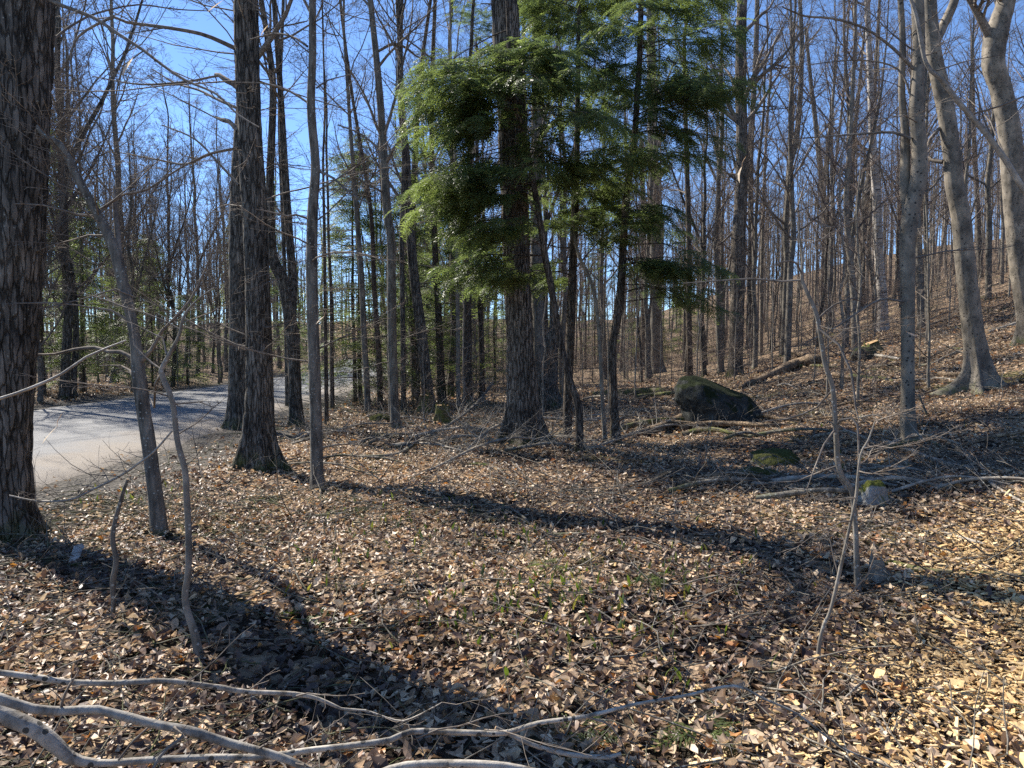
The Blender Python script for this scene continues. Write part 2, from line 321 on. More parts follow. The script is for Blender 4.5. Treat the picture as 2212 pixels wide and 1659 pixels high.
# ------------------------------------------------------------------ the setting: ground and road
def ground():
    xs = 3.2 * np.sinh(np.linspace(-5.75, 5.75, 330)); ys = 6 + 4.0 * np.sinh(np.linspace(-3.2, 6.2, 300))
    X, Y = np.meshgrid(xs, ys); Z = G(X, Y)
    V = np.stack([X, Y, Z], -1).reshape(-1, 3); nx = len(xs); ny = len(ys)
    i = np.arange(ny - 1)[:, None] * nx; j = np.arange(nx - 1)[None]
    q = np.stack([i + j, i + j + 1, i + j + nx + 1, i + j + nx], -1)
    mb = MB(); mb.add(V, q); tag(mb.build('ground', M['ground']), kind='structure')
    ys = np.concatenate([np.arange(-25, 60, .35), np.arange(60, 150, 1.0)]); us = np.array([-3.75, -3.5, -3.2, -2.4, -1.2, 0, 1.2, 2.4, 3.2, 3.5, 3.75])
    zz = np.array([-.16, -.035, 0, .03, .06, .07, .06, .03, 0, -.035, -.16])
    Y, U = np.meshgrid(ys, us, indexing='ij'); wob = 0.22 * (vnoise(Y * .8, U * 0 + np.sign(U) * 9 + 30) - .5) * (np.abs(U) > 3)
    X = road_c(Y) + U + wob; Z = np.broadcast_to(zz, X.shape) + .02 * (vnoise(X * 1.1 + 5, Y * 1.1) - .5)
    tint = np.where(U > 0, np.clip((U - .6) / 2.6, 0, 1), np.clip((-U - 2.2) / 1.2, 0, 1) * .6)
    nx = len(us); ny = len(ys); i = np.arange(ny - 1)[:, None] * nx; j = np.arange(nx - 1)[None]
    q = np.stack([i + j, i + j + 1, i + j + nx + 1, i + j + nx], -1)
    mb = MB(); mb.add(np.stack([X, Y, Z], -1), q, tint=tint.ravel()); tag(mb.build('road', M['road']), kind='structure')
ground()

# ------------------------------------------------------------------ branches
UP = np.array([0, 0, 1.])
def lines(r, p, d, L, R, k, wig, trop, taper=.35):
    n = len(p); P = np.zeros((n, k, 3)); P[:, 0] = p; d = nrm(d); st = (L / (k - 1))[:, None]
    for i in range(1, k):
        d = nrm(d + wig * r.normal(size=(n, 3)) + trop * UP); P[:, i] = P[:, i - 1] + d * st
    s = np.linspace(0, 1, k)[None]
    return P, R[:, None] * (1 - (1 - taper) * s)
def kids(r, P, R, m, ang, ratio, rr, tmin=.2, flat=0., L=None, tmax=1.0):
    n, k = R.shape
    if L is None: L = np.linalg.norm(np.diff(P, axis=1), axis=2).sum(1)
    t = (np.arange(m)[None] + r.random((n, m))) / m * (tmax - tmin) + tmin
    f = t * (k - 1); i = np.minimum(f.astype(int), k - 2); f = f - i; a = np.arange(n)[:, None]
    p = P[a, i] * (1 - f[..., None]) + P[a, i + 1] * f[..., None]; T = nrm(P[a, i + 1] - P[a, i])
    v = r.normal(size=(n, m, 3)); v[..., 2] *= (1 - flat)
    v = nrm(v - (v * T).sum(-1, keepdims=True) * T)
    if flat > .6:
        sgn = np.where((np.arange(m) % 2)[None, :, None] > 0, 1., -1.); side = nrm(np.cross(T, UP)); v = nrm(side * sgn + .25 * v)
    al = np.radians(r.uniform(ang[0], ang[1], (n, m)))[..., None]
    d = T * np.cos(al) + v * np.sin(al)
    Lc = L[:, None] * ratio * (1.12 - .62 * t) * r.uniform(.55, 1.25, (n, m))
    Rc = np.minimum((R[a, i] * (1 - f) + R[a, i + 1] * f) * rr, R[a, i] * .9) * r.uniform(.7, 1.1, (n, m))
    return p.reshape(-1, 3), d.reshape(-1, 3), Lc.ravel(), np.maximum(Rc.ravel(), .0012)
def bush_out(r, mb, P, R, levels, rmin=.0014):
    """child levels below already made branches; levels: (m, ang, ratio, rr, k, wig, trop, sides, flat)"""
    for (m, ang, ratio, rr, k, wig, trop, sides, flat) in levels:
        p, d, L, Rc = kids(r, P, R, m, ang, ratio, rr, flat=flat)
        Rc = np.maximum(Rc, rmin); P, R = lines(r, p, d, L, Rc, k, wig, trop, .4)
        R = np.maximum(R, rmin * .8); mb.tubes(P, R, sides)
    return P, R
LV_FULL = [(7, (30, 60), .55, .6, 6, .13, .06, 4, 0), (6, (30, 60), .55, .55, 5, .14, .05, 3, 0), (4, (30, 60), .6, .6, 3, .14, .03, 3, 0)]
LV_MID = [(8, (30, 60), .5, .6, 5, .13, .06, 3, 0), (7, (30, 60), .6, .6, 4, .14, .05, 3, 0), (2, (30, 60), .6, .7, 3, .14, .05, 3, 0)]
LV_FLAT = [(9, (35, 60), .42, .5, 5, .10, .01, 3, .7), (6, (35, 60), .45, .5, 4, .10, .0, 3, .7)]
LV_FAR = [(5, (30, 60), .5, .6, 4, .13, .06, 3, 0), (5, (30, 60), .55, .6, 3, .14, .05, 3, 0)]

def trunk_mesh(mb, LP, sides, ridges=0.0, flare=0.0, lobes=5, seed=1, freq=9, cap=False, zb=None, knots=0):
    """LP rows x, y, z, r. A displaced tube"""
    P = LP[:, :3]; R = LP[:, 3]; k = len(P)
    T = nrm(np.gradient(P, axis=0)); ref = np.array([1., .13, 0]) if abs(nrm(P[-1] - P[0])[2]) > .6 else np.array([0.1, .07, 1.])
    N1 = nrm(np.cross(T, np.broadcast_to(ref, T.shape))); N2 = np.cross(T, N1)
    an = np.arange(sides) * 2 * math.pi / sides; A, K = np.meshgrid(an, np.arange(k))
    s = np.concatenate([[0], np.cumsum(np.linalg.norm(np.diff(P, axis=0), axis=1))])[:, None]
    rr = R[:, None] * np.ones_like(A); sd_ = seed * 7.3
    if ridges:
        u = A / (2 * math.pi); fu = int(freq)
        n1 = np.abs(vnoise(u * fu * 2 + .6 * vnoise(u * 4, s * 2 + sd_, 4) , s * 3.2 + sd_, fu * 2) - .5) * 2
        n2 = vnoise(u * 5, s * .9 + sd_ + 40, 5) - .5; n3 = vnoise(u * fu * 4, s * 16 + sd_ + 90, fu * 4) - .5
        rr = rr * (1 + ridges * (-.9 * (1 - n1) ** 2 + .7 * n2 + .5 * n3))
    if flare:
        z = np.maximum(0, s - .0); lob = .5 + .5 * np.cos(lobes * A + seed * 1.7 + .6 * np.sin(2 * A + seed))
        rr = rr + R[:, None] * flare * np.exp(-z / (.14 + .8 * R[0])) * (.12 + 1.5 * lob ** 3)
    for q in range(knots):
        kr = rng_(seed * 31 + q); a0 = kr.uniform(0, 6.28); s0 = kr.uniform(.05 if ridges > .115 else .3, .95) * s[-1, 0]; da = np.angle(np.exp(1j * (A - a0)))
        rr = rr + R[:, None] * .25 * np.exp(-(da / .35) ** 2 - ((s - s0) / (.8 * R.mean() + .01)) ** 2)
    V = P[:, None] + rr[..., None] * (np.cos(A)[..., None] * N1[:, None] + np.sin(A)[..., None] * N2[:, None])
    j = np.arange(k - 1)[:, None] * sides; a = np.arange(sides)[None]; b = (a + 1) % sides
    mb.add(V, np.stack([j + a, j + b, j + sides + b, j + sides + a], -1))
    if cap:
        for kk, rev in ((0, 0), (k - 1, 1)):
            c = P[kk] + T[kk] * R[kk] * (.1 if rev else -.1); vv = np.vstack([V[kk], c]); aa = np.arange(sides); bb = (aa + 1) % sides
            mb.add(vv, None, np.stack([aa if rev else bb, bb if rev else aa, np.full(sides, sides)], -1), tint=.8)

# --- young trees and old ones, as prototypes that are then copied
def make_proto(seed, H, r0, clear, nl, limb_el, limb_len, levels, mt, mc, lean=.05, fork=False, low=0, sides=10, label='', cat='tree', name='bare_tree'):
    r = rng_(seed); tr = MB(); cr = MB()
    n = 14; z = np.linspace(0, H, n); wx = np.cumsum(r.normal(0, lean, n)) * H / n; wy = np.cumsum(r.normal(0, lean, n)) * H / n
    R = r0 * (1 - z / H) ** .75 + .012
    LP = smooth_line(np.stack([wx - wx[0], wy - wy[0], z - .12, R], 1), .35)
    trunk_mesh(tr, LP, sides, ridges=.10, flare=.5, seed=seed, freq=6)
    stems = [LP]
    if fork:
        i = int(len(LP) * r.uniform(.22, .4)); a = r.uniform(0, 6.28); L = H * .55
        P, Rr = lines(r, LP[i:i + 1, :3], np.array([[math.cos(a) * .42, math.sin(a) * .42, 1]]), np.array([L]), LP[i:i + 1, 3] * .75, 12, .05, .06, .15)
        tr.tubes(P, Rr, 8); stems.append(np.concatenate([P[0], Rr[0][:, None]], 1))
    for LPs in stems:
        m = nl if LPs is LP else nl // 2; lo = clear if LPs is LP else .25
        t = lo + (1 - lo) * (np.arange(m) + r.random(m)) / m * .98; f = t * (len(LPs) - 1); i = f.astype(int)
        p = LPs[i, :3]; az = r.uniform(0, 6.28, m) + np.arange(m) * 2.4; el = np.radians(r.normal(limb_el, 9, m) + 25 * (t - lo))
        d = np.stack([np.cos(az) * np.cos(el), np.sin(az) * np.cos(el), np.sin(el)], 1)
        L = limb_len * H * (1.15 - .8 * (t - lo) / (1 - lo)) * r.uniform(.6, 1.2, m); Rl = np.maximum(LPs[i, 3] * .42, .008)
        P, Rr = lines(r, p, d, L, Rl, 7, .10, .07, .25); cr.tubes(P, Rr, 5); bush_out(r, cr, P, Rr, levels, rmin=.0036)
    if low:
        t = r.uniform(.08, clear, low); i = (t * (len(LP) - 1)).astype(int); az = r.uniform(0, 6.28, low); el = np.radians(r.normal(8, 12, low))
        d = np.stack([np.cos(az) * np.cos(el), np.sin(az) * np.cos(el), np.sin(el)], 1)
        P, Rr = lines(r, LP[i, :3], d, r.uniform(.6, 2.0, low), np.full(low, .007), 5, .12, .03, .3); cr.tubes(P, Rr, 3); bush_out(r, cr, P, Rr, LV_MID[:1], rmin=.0022)
    root = empty(name, (0, 0, 0), label, cat)
    tr.build('trunk', mt, root); cr.build('crown', mc, root)
    root['hh'] = H
    return root
PROTOS = {}
def protos():
    L = []
    L += [make_proto(11, 21, .15, .24, 20, 50, .26, LV_FULL, M['maple'], M['twig'], fork=True, low=6)]
    L += [make_proto(12, 23, .18, .28, 20, 52, .24, LV_FULL, M['grey'], M['twig'], low=5)]
    L += [make_proto(13, 19, .12, .25, 19, 54, .25, LV_FULL, M['grey'], M['twigr'], fork=True, low=4)]
    L += [make_proto(14, 22, .14, .22, 20, 47, .22, LV_FULL, M['beech'], M['twigr'], low=6)]
    PROTOS['big'] = L
    L = [make_proto(21, 14, .065, .3, 14, 45, .19, LV_MID, M['grey'], M['twigr'], low=8, lean=.07)]
    L += [make_proto(22, 16, .085, .35, 15, 50, .17, LV_MID, M['maple'], M['twig'], low=8, lean=.07, fork=True)]
    L += [make_proto(23, 12, .05, .25, 16, 40, .18, LV_MID, M['grey'], M['twig'], low=4, lean=.06)]
    L += [make_proto(24, 15, .07, .3, 15, 48, .18, LV_MID, M['beech'], M['twigr'], low=4, lean=.05)]
    PROTOS['thin'] = L
    L = [make_proto(31, 5.0, .022, .12, 15, 25, .24, LV_FLAT, M['young'], M['twig'], lean=.07, sides=6, name='sapling', cat='sapling')]
    L += [make_proto(32, 6.5, .03, .15, 16, 22, .22, LV_FLAT, M['young'], M['twigr'], lean=.08, sides=6, name='sapling', cat='sapling')]
    L += [make_proto(33, 3.4, .014, .1, 12, 35, .25, LV_FLAT[:1], M['young'], M['twig'], lean=.09, sides=6, name='sapling', cat='sapling')]
    PROTOS['sapling'] = L
    SP = [(8, (30, 65), .55, .6, 7, .13, .03, 4, 0), (7, (30, 65), .55, .6, 5, .14, .03, 3, 0), (5, (30, 60), .6, .6, 4, .14, .02, 3, 0)]
    PROTOS['spread'] = [make_proto(51, 12, .10, .18, 22, 40, .34, SP, M['grey'], M['twig'], fork=True, low=10, lean=.09), make_proto(52, 14, .12, .22, 22, 45, .30, SP, M['maple'], M['twigr'], fork=True, low=10, lean=.09)]
protos()
USED = set()
def put(kind, idx, x, y, rz, s, label, group, cat, sz=None):
    o = PROTOS[kind][idx % len(PROTOS[kind])]
    if o.name in USED: o = copy_tree(o)
    else: USED.add(o.name)
    o.location = (x, y, float(G(x, y)) - .02); o.rotation_euler = (0, 0, rz); o.scale = (s, s, sz or s)
    tag(o, label, cat, group); return o

# ------------------------------------------------------------------ hemlock foliage
def spray_template(seed, n=9, L=.34):
    r = rng_(seed); Q = []
    def dia(p, d, l, wd):
        s = np.array([-d[1], d[0], 0]); z = np.array([0, 0, 1.])
        Q.append([p, p + d * l * .45 + s * wd + z * r.normal(0, .003), p + d * l - z * l * .12, p + d * l * .45 - s * wd + z * r.normal(0, .003)])
    for i in range(n):
        s = (i + .5) / n; x = s * L; z = -.35 * L * s * s
        dia(np.array([x - .012, 0, z]), np.array([1, 0, -.1]), .05, .006)
        for sg in (-1, 1):
            l = (.13 * (1 - s) + .03) * r.uniform(.75, 1.15); a = rad(r.uniform(42, 62)); d = np.array([math.cos(a), sg * math.sin(a), -.10])
            m = max(1, int(l / .034))
            for j in range(m):
                q = np.array([x, 0, z]) + d * l * j / m
                dia(q, nrm(d + np.array([.0, 0, r.normal(0, .12)])), l / m * 1.35, .0085 * (1 - .3 * j / m))
                if j < m - 1 and l > .07:
                    a2 = a + sg * 0 + rad(40) * (1 if j % 2 else -1); d2 = np.array([math.cos(a2), sg * math.sin(a2), -.1]); dia(q, d2, .03, .006)
    return np.array(Q)
SPR = [spray_template(s) for s in (1, 2, 3)]; SPR_LO = [spray_template(4, 5, .4), spray_template(5, 5, .4)]
def place_sprays(r, mb, p, d, scale, tpl):
    n = len(p); which = r.integers(0, len(tpl), n)
    d = nrm(d); side = nrm(np.cross(UP, d) + .001); up = nrm(np.cross(d, side)); roll = r.normal(0, .22, n)[:, None]
    s2 = side * np.cos(roll) + up * np.sin(roll); u2 = np.cross(d, s2)
    for w_ in range(len(tpl)):
        k = which == w_
        if not k.any(): continue
        T = tpl[w_].reshape(-1, 3); sc_ = scale[k][:, None, None]
        V = p[k][:, None] + sc_ * (T[None, :, 0:1] * d[k][:, None] + T[None, :, 1:2] * s2[k][:, None] + T[None, :, 2:3] * u2[k][:, None])
        m = len(T); q = np.arange(k.sum() * m).reshape(-1, 4)
        mb.add(V, q, tint=np.repeat(np.clip(r.normal(.5, .25, k.sum()), 0, 1), m))
def limbs_to_foliage(r, wood, leaf, P, R, nside=9, sprays=3, tpl=SPR, ratio=.34, scale=1.0, start=.25):
    """P: limb lines. side twigs in a flat plane, sprays along them"""
    p, d, L, Rc = kids(r, P, R, nside, (45, 65), ratio, .4, tmin=start, flat=.8)
    L = np.clip(L, .1, .75); P2, R2 = lines(r, p, d, L, np.clip(Rc, .0015, .006), 5, .06, -.05, .3); wood.tubes(P2, R2, 3)
    for j in range(sprays):
        f = (j + .6) / sprays * 4; i = min(int(f), 3); f -= i
        q = P2[:, i] * (1 - f) + P2[:, i + 1] * f; T = nrm(P2[:, i + 1] - P2[:, i])
        sg = -1 if j % 2 else 1; side = nrm(np.cross(T, UP)) * sg
        dd = nrm(T + side * (.45 if j < sprays - 1 else 0) + r.normal(0, .12, T.shape) + np.array([0, 0, -.12]))
        place_sprays(r, leaf, q, dd, scale * r.uniform(.7, 1.2, len(q)), tpl)
    T = nrm(P[:, -1] - P[:, -2]); place_sprays(r, leaf, P[:, -1], T, scale * r.uniform(.8, 1.2, len(P)), tpl)

def hemlock_proto(seed, H, r0, clear, n, lmax, sprays=2, nside=7):
    r = rng_(seed); tr = MB(); wd = MB(); lf = MB()
    z = np.linspace(0, H, 10); LP = smooth_line(np.stack([np.cumsum(r.normal(0, .03, 10)), np.cumsum(r.normal(0, .03, 10)), z - .1, r0 * (1 - z / H) ** .8 + .008], 1), .4)
    trunk_mesh(tr, LP, 9, ridges=.1, flare=.4, seed=seed, freq=6)
    t = clear + (1 - clear) * (np.arange(n) + r.random(n)) / n; i = np.minimum((t * (len(LP) - 1)).astype(int), len(LP) - 1)
    az = np.arange(n) * 2.4 + r.normal(0, .4, n); L = lmax * (1.08 - (t - clear) / (1 - clear)) ** .8 * r.uniform(.55, 1.15, n)
    d = np.stack([np.cos(az), np.sin(az), r.normal(.1, .12, n)], 1)
    P, R = lines(r, LP[i, :3], d, L, np.maximum(LP[i, 3] * .3, .006), 7, .05, -.05, .2); wd.tubes(P, R, 4)
    limbs_to_foliage(r, wd, lf, P, R, nside=nside, sprays=sprays, tpl=SPR_LO, ratio=.4, scale=1.5)
    root = empty('hemlock_tree', (0, 0, 0), '', 'conifer'); tr.build('trunk', M['hem'], root); wd.build('branches', M['twig'], root); lf.build('crown', M['needle'], root)
    return root
PROTOS['hem'] = [hemlock_proto(41, 13, .11, .12, 84, 2.9, sprays=3), hemlock_proto(42, 9, .07, .1, 66, 2.3, sprays=3), hemlock_proto(43, 4.5, .035, .08, 36, 1.25)]

# ------------------------------------------------------------------ trees traced one by one
def traced(name, label, cat, pts, mt, mc=None, H=16, ridges=.10, flare=.6, sides=18, step=.12, branches=(), crown=10, low=6, lowlen=1.6, levels=LV_MID,
           D=None, seed=1, lobes=5, knots=2, group=None, dyl=0.0, topd=None, limb_len=2.6, bmin=.002, sink=.12, stop=False, stems=(), lowmin=1.3, twr=.0022, lowlv=LV_FLAT):
    r = rng_(seed); mc = mc or M['twig']
    b = gp(pts[0][0], pts[0][1]); D = D or b[1]; base = at(pts[0][0], pts[0][1], D); base[2] = float(G(base[0], base[1]))
    if mt is M['beech'] and name == 'beech_tree': pts = [(q[0], q[1], q[2] * .91) for q in pts]
    rows = [[*(base - [0, 0, sink]), pts[0][2] * px2m(D) / 2]]
    for j, q in enumerate(pts[1:]):
        dd = D + dyl * (j + 1); p = at(q[0], q[1], dd); rows.append([*p, q[2] * px2m(dd) / 2])
    rows = np.array(rows); nvis = len(rows)
    if not stop:
        top = rows[-1].copy(); d = nrm(rows[-1, :3] - rows[-2, :3]); d = nrm(d * [.6, .6, 1.0])
        zt = float(base[2]) + H; st = max(.8, (zt - top[2]) / 8); rr = top[3]; n = 0
        while top[2] < zt and n < 14:
            n += 1; d = nrm(d + r.normal(0, .05, 3) + [0, 0, .12]); top[:3] += d * st; top[3] = max(.012, rr * (1 - .95 * n / 9)); rows = np.vstack([rows, top])
    LP = smooth_line(rows, step)
    tr = MB(); cr = MB()
    trunk_mesh(tr, LP, sides, ridges=ridges, flare=flare, lobes=lobes, seed=seed, freq=max(5, int(sides / 3)), knots=knots, cap=stop)
    lines_all = [LP]
    for q in stems:        # further stems of the same tree, in pixels
        st_ = np.array([[*at(a[0], a[1], D + .15 * (i_ > 0)), a[2] * px2m(D) / 2] for i_, a in enumerate(q)])
        top = st_[-1].copy(); d = nrm(st_[-1, :3] - st_[-2, :3]); rr = top[3]
        for n in range(7):
            d = nrm(d + r.normal(0, .05, 3) + [0, 0, .12]); top[:3] += d * 1.1; top[3] = max(.01, rr * (1 - n / 8)); st_ = np.vstack([st_, top])
        LS = smooth_line(st_, step); trunk_mesh(tr, LS, max(8, sides * 2 // 3), ridges=ridges, seed=seed + 3, freq=5, knots=1); lines_all.append(LS)
    for bi, q in enumerate(branches):
        dy = q[0]; tail = q[1]; q = q[2]; m = len(q)
        bl = np.array([[*at(a[0], a[1], D + dy * i_ / (m - 1)), max(a[2] * px2m(D) / 2, bmin)] for i_, a in enumerate(q)])
        B = smooth_line(bl, .12); cr.tubes(B[None, :, :3], B[None, :, 3], 7)
        if tail:
            k = 9; s_ = np.linspace(0, len(B) - 1, k).astype(int); bush_out(r, cr, B[None, s_, :3], B[None, s_, 3], [(tail, (30, 65), .22, .45, 6, .13, .02, 4, 0), (6, (30, 60), .5, .5, 5, .13, .02, 3, 0), (3, (30, 60), .5, .5, 3, .13, .02, 3, 0)], rmin=twr)
    for LS in lines_all:
        zt = LS[:, 2] - base[2]; hi = np.where(zt > max(5.0, H * .38))[0]
        if crown and len(hi) > 3:
            i = r.choice(hi, crown); az = r.uniform(0, 6.28, crown); el = np.radians(r.normal(42, 10, crown))
            d = np.stack([np.cos(az) * np.cos(el), np.sin(az) * np.cos(el), np.sin(el)], 1)
            P, Rr = lines(r, LS[i, :3], d, limb_len * r.uniform(.6, 1.2, crown), np.maximum(LS[i, 3] * .45, .01), 7, .1, .06, .25); cr.tubes(P, Rr, 5); bush_out(r, cr, P, Rr, levels, rmin=.0025)
        lo = np.where((zt > lowmin) & (zt < max(5.5, H * .5)))[0]
        if low and len(lo) > 3:
            i = r.choice(lo, low); az = r.uniform(0, 6.28, low); el = np.radians(r.normal(12, 12, low))
            d = np.stack([np.cos(az) * np.cos(el), np.sin(az) * np.cos(el), np.sin(el)], 1)
            P, Rr = lines(r, LS[i, :3], d, lowlen * r.uniform(.5, 1.2, low), np.clip(LS[i, 3] * .2, .004, .012), 7, .12, .02, .3); cr.tubes(P, Rr, 4); bush_out(r, cr, P, Rr, lowlv, rmin=twr)
    root = empty(name, base, label, cat, group)
    tr.build('trunk', mt, root, base)
    if cr.v: cr.build('crown', mc, root, base)
    return root, base, LP

# 1 the big trunk at the left edge, with long thin limbs of its own
traced('maple_tree', 'very thick ridged trunk cut by the left edge of the view', 'tree',
       [(-4, 1165, 150), (-8, 1090, 128), (-2, 900, 124), (14, 700, 124), (28, 450, 126), (36, 200, 128), (44, 0, 124)], M['maple'], H=17, ridges=.085, sides=54, step=.05, flare=.35, seed=3, lobes=6, crown=14, low=2, knots=0,
       branches=[(-1.2, 7, [(60, -30, 9), (113, 3, 8), (200, 37, 7), (250, 70, 7), (307, 107, 6), (350, 140, 5.5), (400, 173, 5), (467, 203, 4), (513, 247, 3.5), (560, 275, 2)]),
                 (.8, 8, [(70, 110, 6), (110, 90, 5), (137, 67, 5), (187, 37, 4.5), (233, 22, 4), (300, 10, 3.5), (380, 20, 3), (460, 24, 2)])], topd=1)
# 2 the pair of dark trunks
traced('maple_tree', 'thick dark trunk with flared roots, front one of the close pair', 'tree',
       [(563, 1012, 88), (562, 960, 68), (560, 801, 57), (553, 518, 52), (541, 320, 52), (534, 150, 51), (531, 0, 51)], M['maple'], H=18, ridges=.10, sides=54, step=.05, flare=.7, seed=5, lobes=5, crown=14, low=20, lowlen=2.6, knots=1,
       branches=[(-.5, 8, [(515, 108, 10), (477, 90, 9), (433, 73, 8), (363, 60, 7), (273, 48, 6), (247, 37, 5.5), (187, 65, 5), (160, 93, 4.5), (153, 130, 4), (155, 157, 3.5), (157, 230, 3), (120, 270, 2)]),
                 (.5, 8, [(515, 190, 13), (490, 172, 9), (470, 164, 5), (400, 177, 5), (300, 182, 4), (200, 165, 2.5)]),
                 (.2, 0, [(516, 185, 14), (490, 175, 11), (475, 163, 10), (466, 161, 8)]),
                 (.3, 0, [(515, 283, 12), (495, 262, 9), (478, 258, 7), (466, 253, 6)]),
                 (1.2, 8, [(516, 235, 7), (470, 215, 6), (430, 195, 5), (380, 180, 4), (330, 150, 3)]),
                 (.6, 8, [(514, 320, 6), (450, 333, 5.5), (400, 355, 5), (340, 345, 4), (260, 330, 3)]),
                 (.8, 8, [(516, 400, 6), (470, 350, 5), (420, 300, 4), (350, 270, 3)])])
traced('maple_tree', 'slightly thinner dark trunk, rear one of the close pair', 'tree',
       [(516, 926, 56), (517, 880, 46), (516, 700, 42), (516, 500, 41), (521, 350, 38), (530, 200, 34), (538, 0, 30)], M['maple'], H=17, ridges=.08, sides=34, step=.08, flare=.5, seed=6, crown=10, low=14, lowlen=2.4)
# 3 the slim wavy grey trunk
traced('young_maple', 'slim lichen-spotted grey trunk right of the dark pair, straight to its base', 'tree',
       [(688, 1062, 34), (685, 1020, 28), (682, 885, 26.5), (674, 618, 25), (675, 467, 23), (681, 380, 20), (680, 333, 19), (672, 233, 18), (675, 120, 16), (675, 0, 15)], M['grey'], H=12, ridges=.05, sides=22, step=.06, flare=.3, seed=7, crown=10, low=12, lowlen=1.9,
       branches=[(.4, 7, [(665, 222, 5), (643, 207, 5), (610, 190, 4), (567, 180, 3), (500, 178, 2)]), (.6, 7, [(664, 100, 5), (633, 80, 4.5), (593, 73, 4), (540, 85, 3)]),
                 (-.3, 6, [(664, 472, 5), (640, 464, 4.5), (620, 467, 4), (580, 457, 3), (553, 452, 2)]), (-.5, 6, [(690, 370, 6), (720, 385, 5), (760, 420, 4), (800, 440, 3)]), (.4, 5, [(684, 190, 4), (710, 173, 3), (760, 160, 2)])])
# 4 the forked tree behind the pair
traced('maple_tree', 'forked dark tree just right of the close pair, two stems from one leaning trunk', 'tree',
       [(640, 920, 32), (638, 860, 28), (634, 760, 28), (627, 690, 28), (612, 610, 26), (594, 570, 24), (588, 540, 20), (583, 400, 17), (590, 200, 15), (580, 100, 13), (564, 0, 11)], M['maple'], H=17, ridges=.07, sides=22, step=.12, flare=.3, seed=8, crown=8, low=14, lowlen=2.4,
       stems=[[(630, 680, 22), (632, 600, 20), (627, 533, 18), (616, 380, 16), (606, 200, 13), (592, 0, 11)]])
traced('maple_tree', 'thin dark trunk close behind the forked tree beside the road', 'tree', [(622, 880, 12), (618, 700, 10), (612, 500, 9), (604, 250, 8), (612, 0, 7)], M['maple'], H=15, sides=12, seed=9, crown=8, low=5)
# 5 the arching young tree at left
traced('young_maple', 'young grey tree arching left, with a long low limb, behind the slim sapling', 'tree',
       [(346, 1157, 36), (337, 1080, 31), (320, 951, 29), (310, 885, 28), (301, 818, 30), (290, 718, 22), (267, 618, 24), (247, 540, 22), (213, 467, 19), (167, 383, 17), (133, 317, 15), (95, 292, 11), (60, 250, 8)], M['grey'], H=5.9, ridges=.05, sides=22, step=.05, flare=.35, seed=10, crown=0, low=9, lowlen=1.3, lowmin=1.9, knots=4,
       branches=[(.3, 8, [(213, 463, 7), (235, 440, 6), (267, 420, 5.5), (317, 410, 5), (383, 367, 4), (450, 333, 3.5), (513, 318, 2)]), (-.3, 7, [(215, 467, 5), (170, 464, 5), (140, 455, 4), (93, 443, 3.5), (30, 440, 2)]),
                 (.2, 0, [(258, 560, 14), (254, 500, 12), (248, 440, 9), (247, 402, 4)]),
                 (-.3, 5, [(300, 785, 13), (328, 755, 9), (350, 715, 7), (375, 690, 6), (410, 650, 5), (440, 590, 4), (460, 540, 3)]),
                 (-.2, 4, [(287, 700, 6), (240, 670, 5), (200, 665, 4), (130, 655, 3), (30, 655, 2)]), (-.3, 5, [(288, 640, 5), (250, 625, 4), (200, 640, 3), (100, 665, 2)]),
                 (.3, 4, [(292, 820, 6), (280, 800, 6), (262, 790, 4), (215, 790, 2.5)]), (.5, 0, [(290, 775, 8), (260, 760, 9), (235, 760, 9), (207, 751, 8), (160, 755, 7), (120, 765, 6), (80, 766, 5)])], stop=True)
# 6 slim sapling and the dead stick at left
traced('sapling', 'slim grey sapling with pale spots forking at knee height over the shaded leaves', 'sapling',
       [(438, 1428, 21), (421, 1372, 17), (400, 1298, 14), (407, 1230, 14), (407, 1142, 14), (403, 1071, 13.5), (400, 1018, 13), (383, 951, 12), (373, 871, 11), (353, 818, 12), (348, 801, 11), (370, 758, 9), (387, 725, 7), (397, 685, 6), (423, 651, 4), (463, 621, 3)],
       M['young'], sides=14, step=.03, ridges=.04, flare=.3, seed=12, crown=0, low=5, lowlen=.6, lowmin=1.0, stop=True, knots=5, bmin=.0012, twr=.0011,
       branches=[(.2, 0, [(350, 805, 7), (335, 830, 5), (333, 880, 5), (325, 860, 2)]), (.1, 3, [(374, 873, 5), (400, 871, 3.5), (430, 868, 3), (463, 880, 1.5)]), (.2, 4, [(360, 765, 5), (352, 730, 4), (330, 720, 3), (290, 700, 2), (260, 690, 1.5)]),
                 (.4, 4, [(352, 800, 4), (330, 785, 4), (290, 745, 4), (285, 700, 3), (275, 660, 1.5)])])
traced('dead_stick', 'dark dead stick standing in the shaded leaves left of the slim sapling', 'stick',
       [(240, 1345, 9), (245, 1310, 10), (244, 1256, 13), (251, 1213, 12), (244, 1153, 10), (264, 1071, 8), (276, 1035, 5)], M['grey'], sides=10, step=.03, flare=0, seed=13, crown=0, low=0, stop=True, knots=4)
# 7 the great trunk in the middle
traced('cedar_tree', 'massive shaggy-barked trunk in the middle, lit along its left edge, mossy at the foot', 'tree',
       [(1132, 962, 92), (1131, 915, 68), (1124, 751, 61), (1113, 518, 60), (1109, 367, 63), (1105, 233, 62), (1095, 110, 60), (1089, 0, 57)], M['cedar'], H=19, ridges=.13, sides=64, step=.045, flare=.8, seed=15, lobes=4, crown=12, low=3, knots=1, lowmin=3)
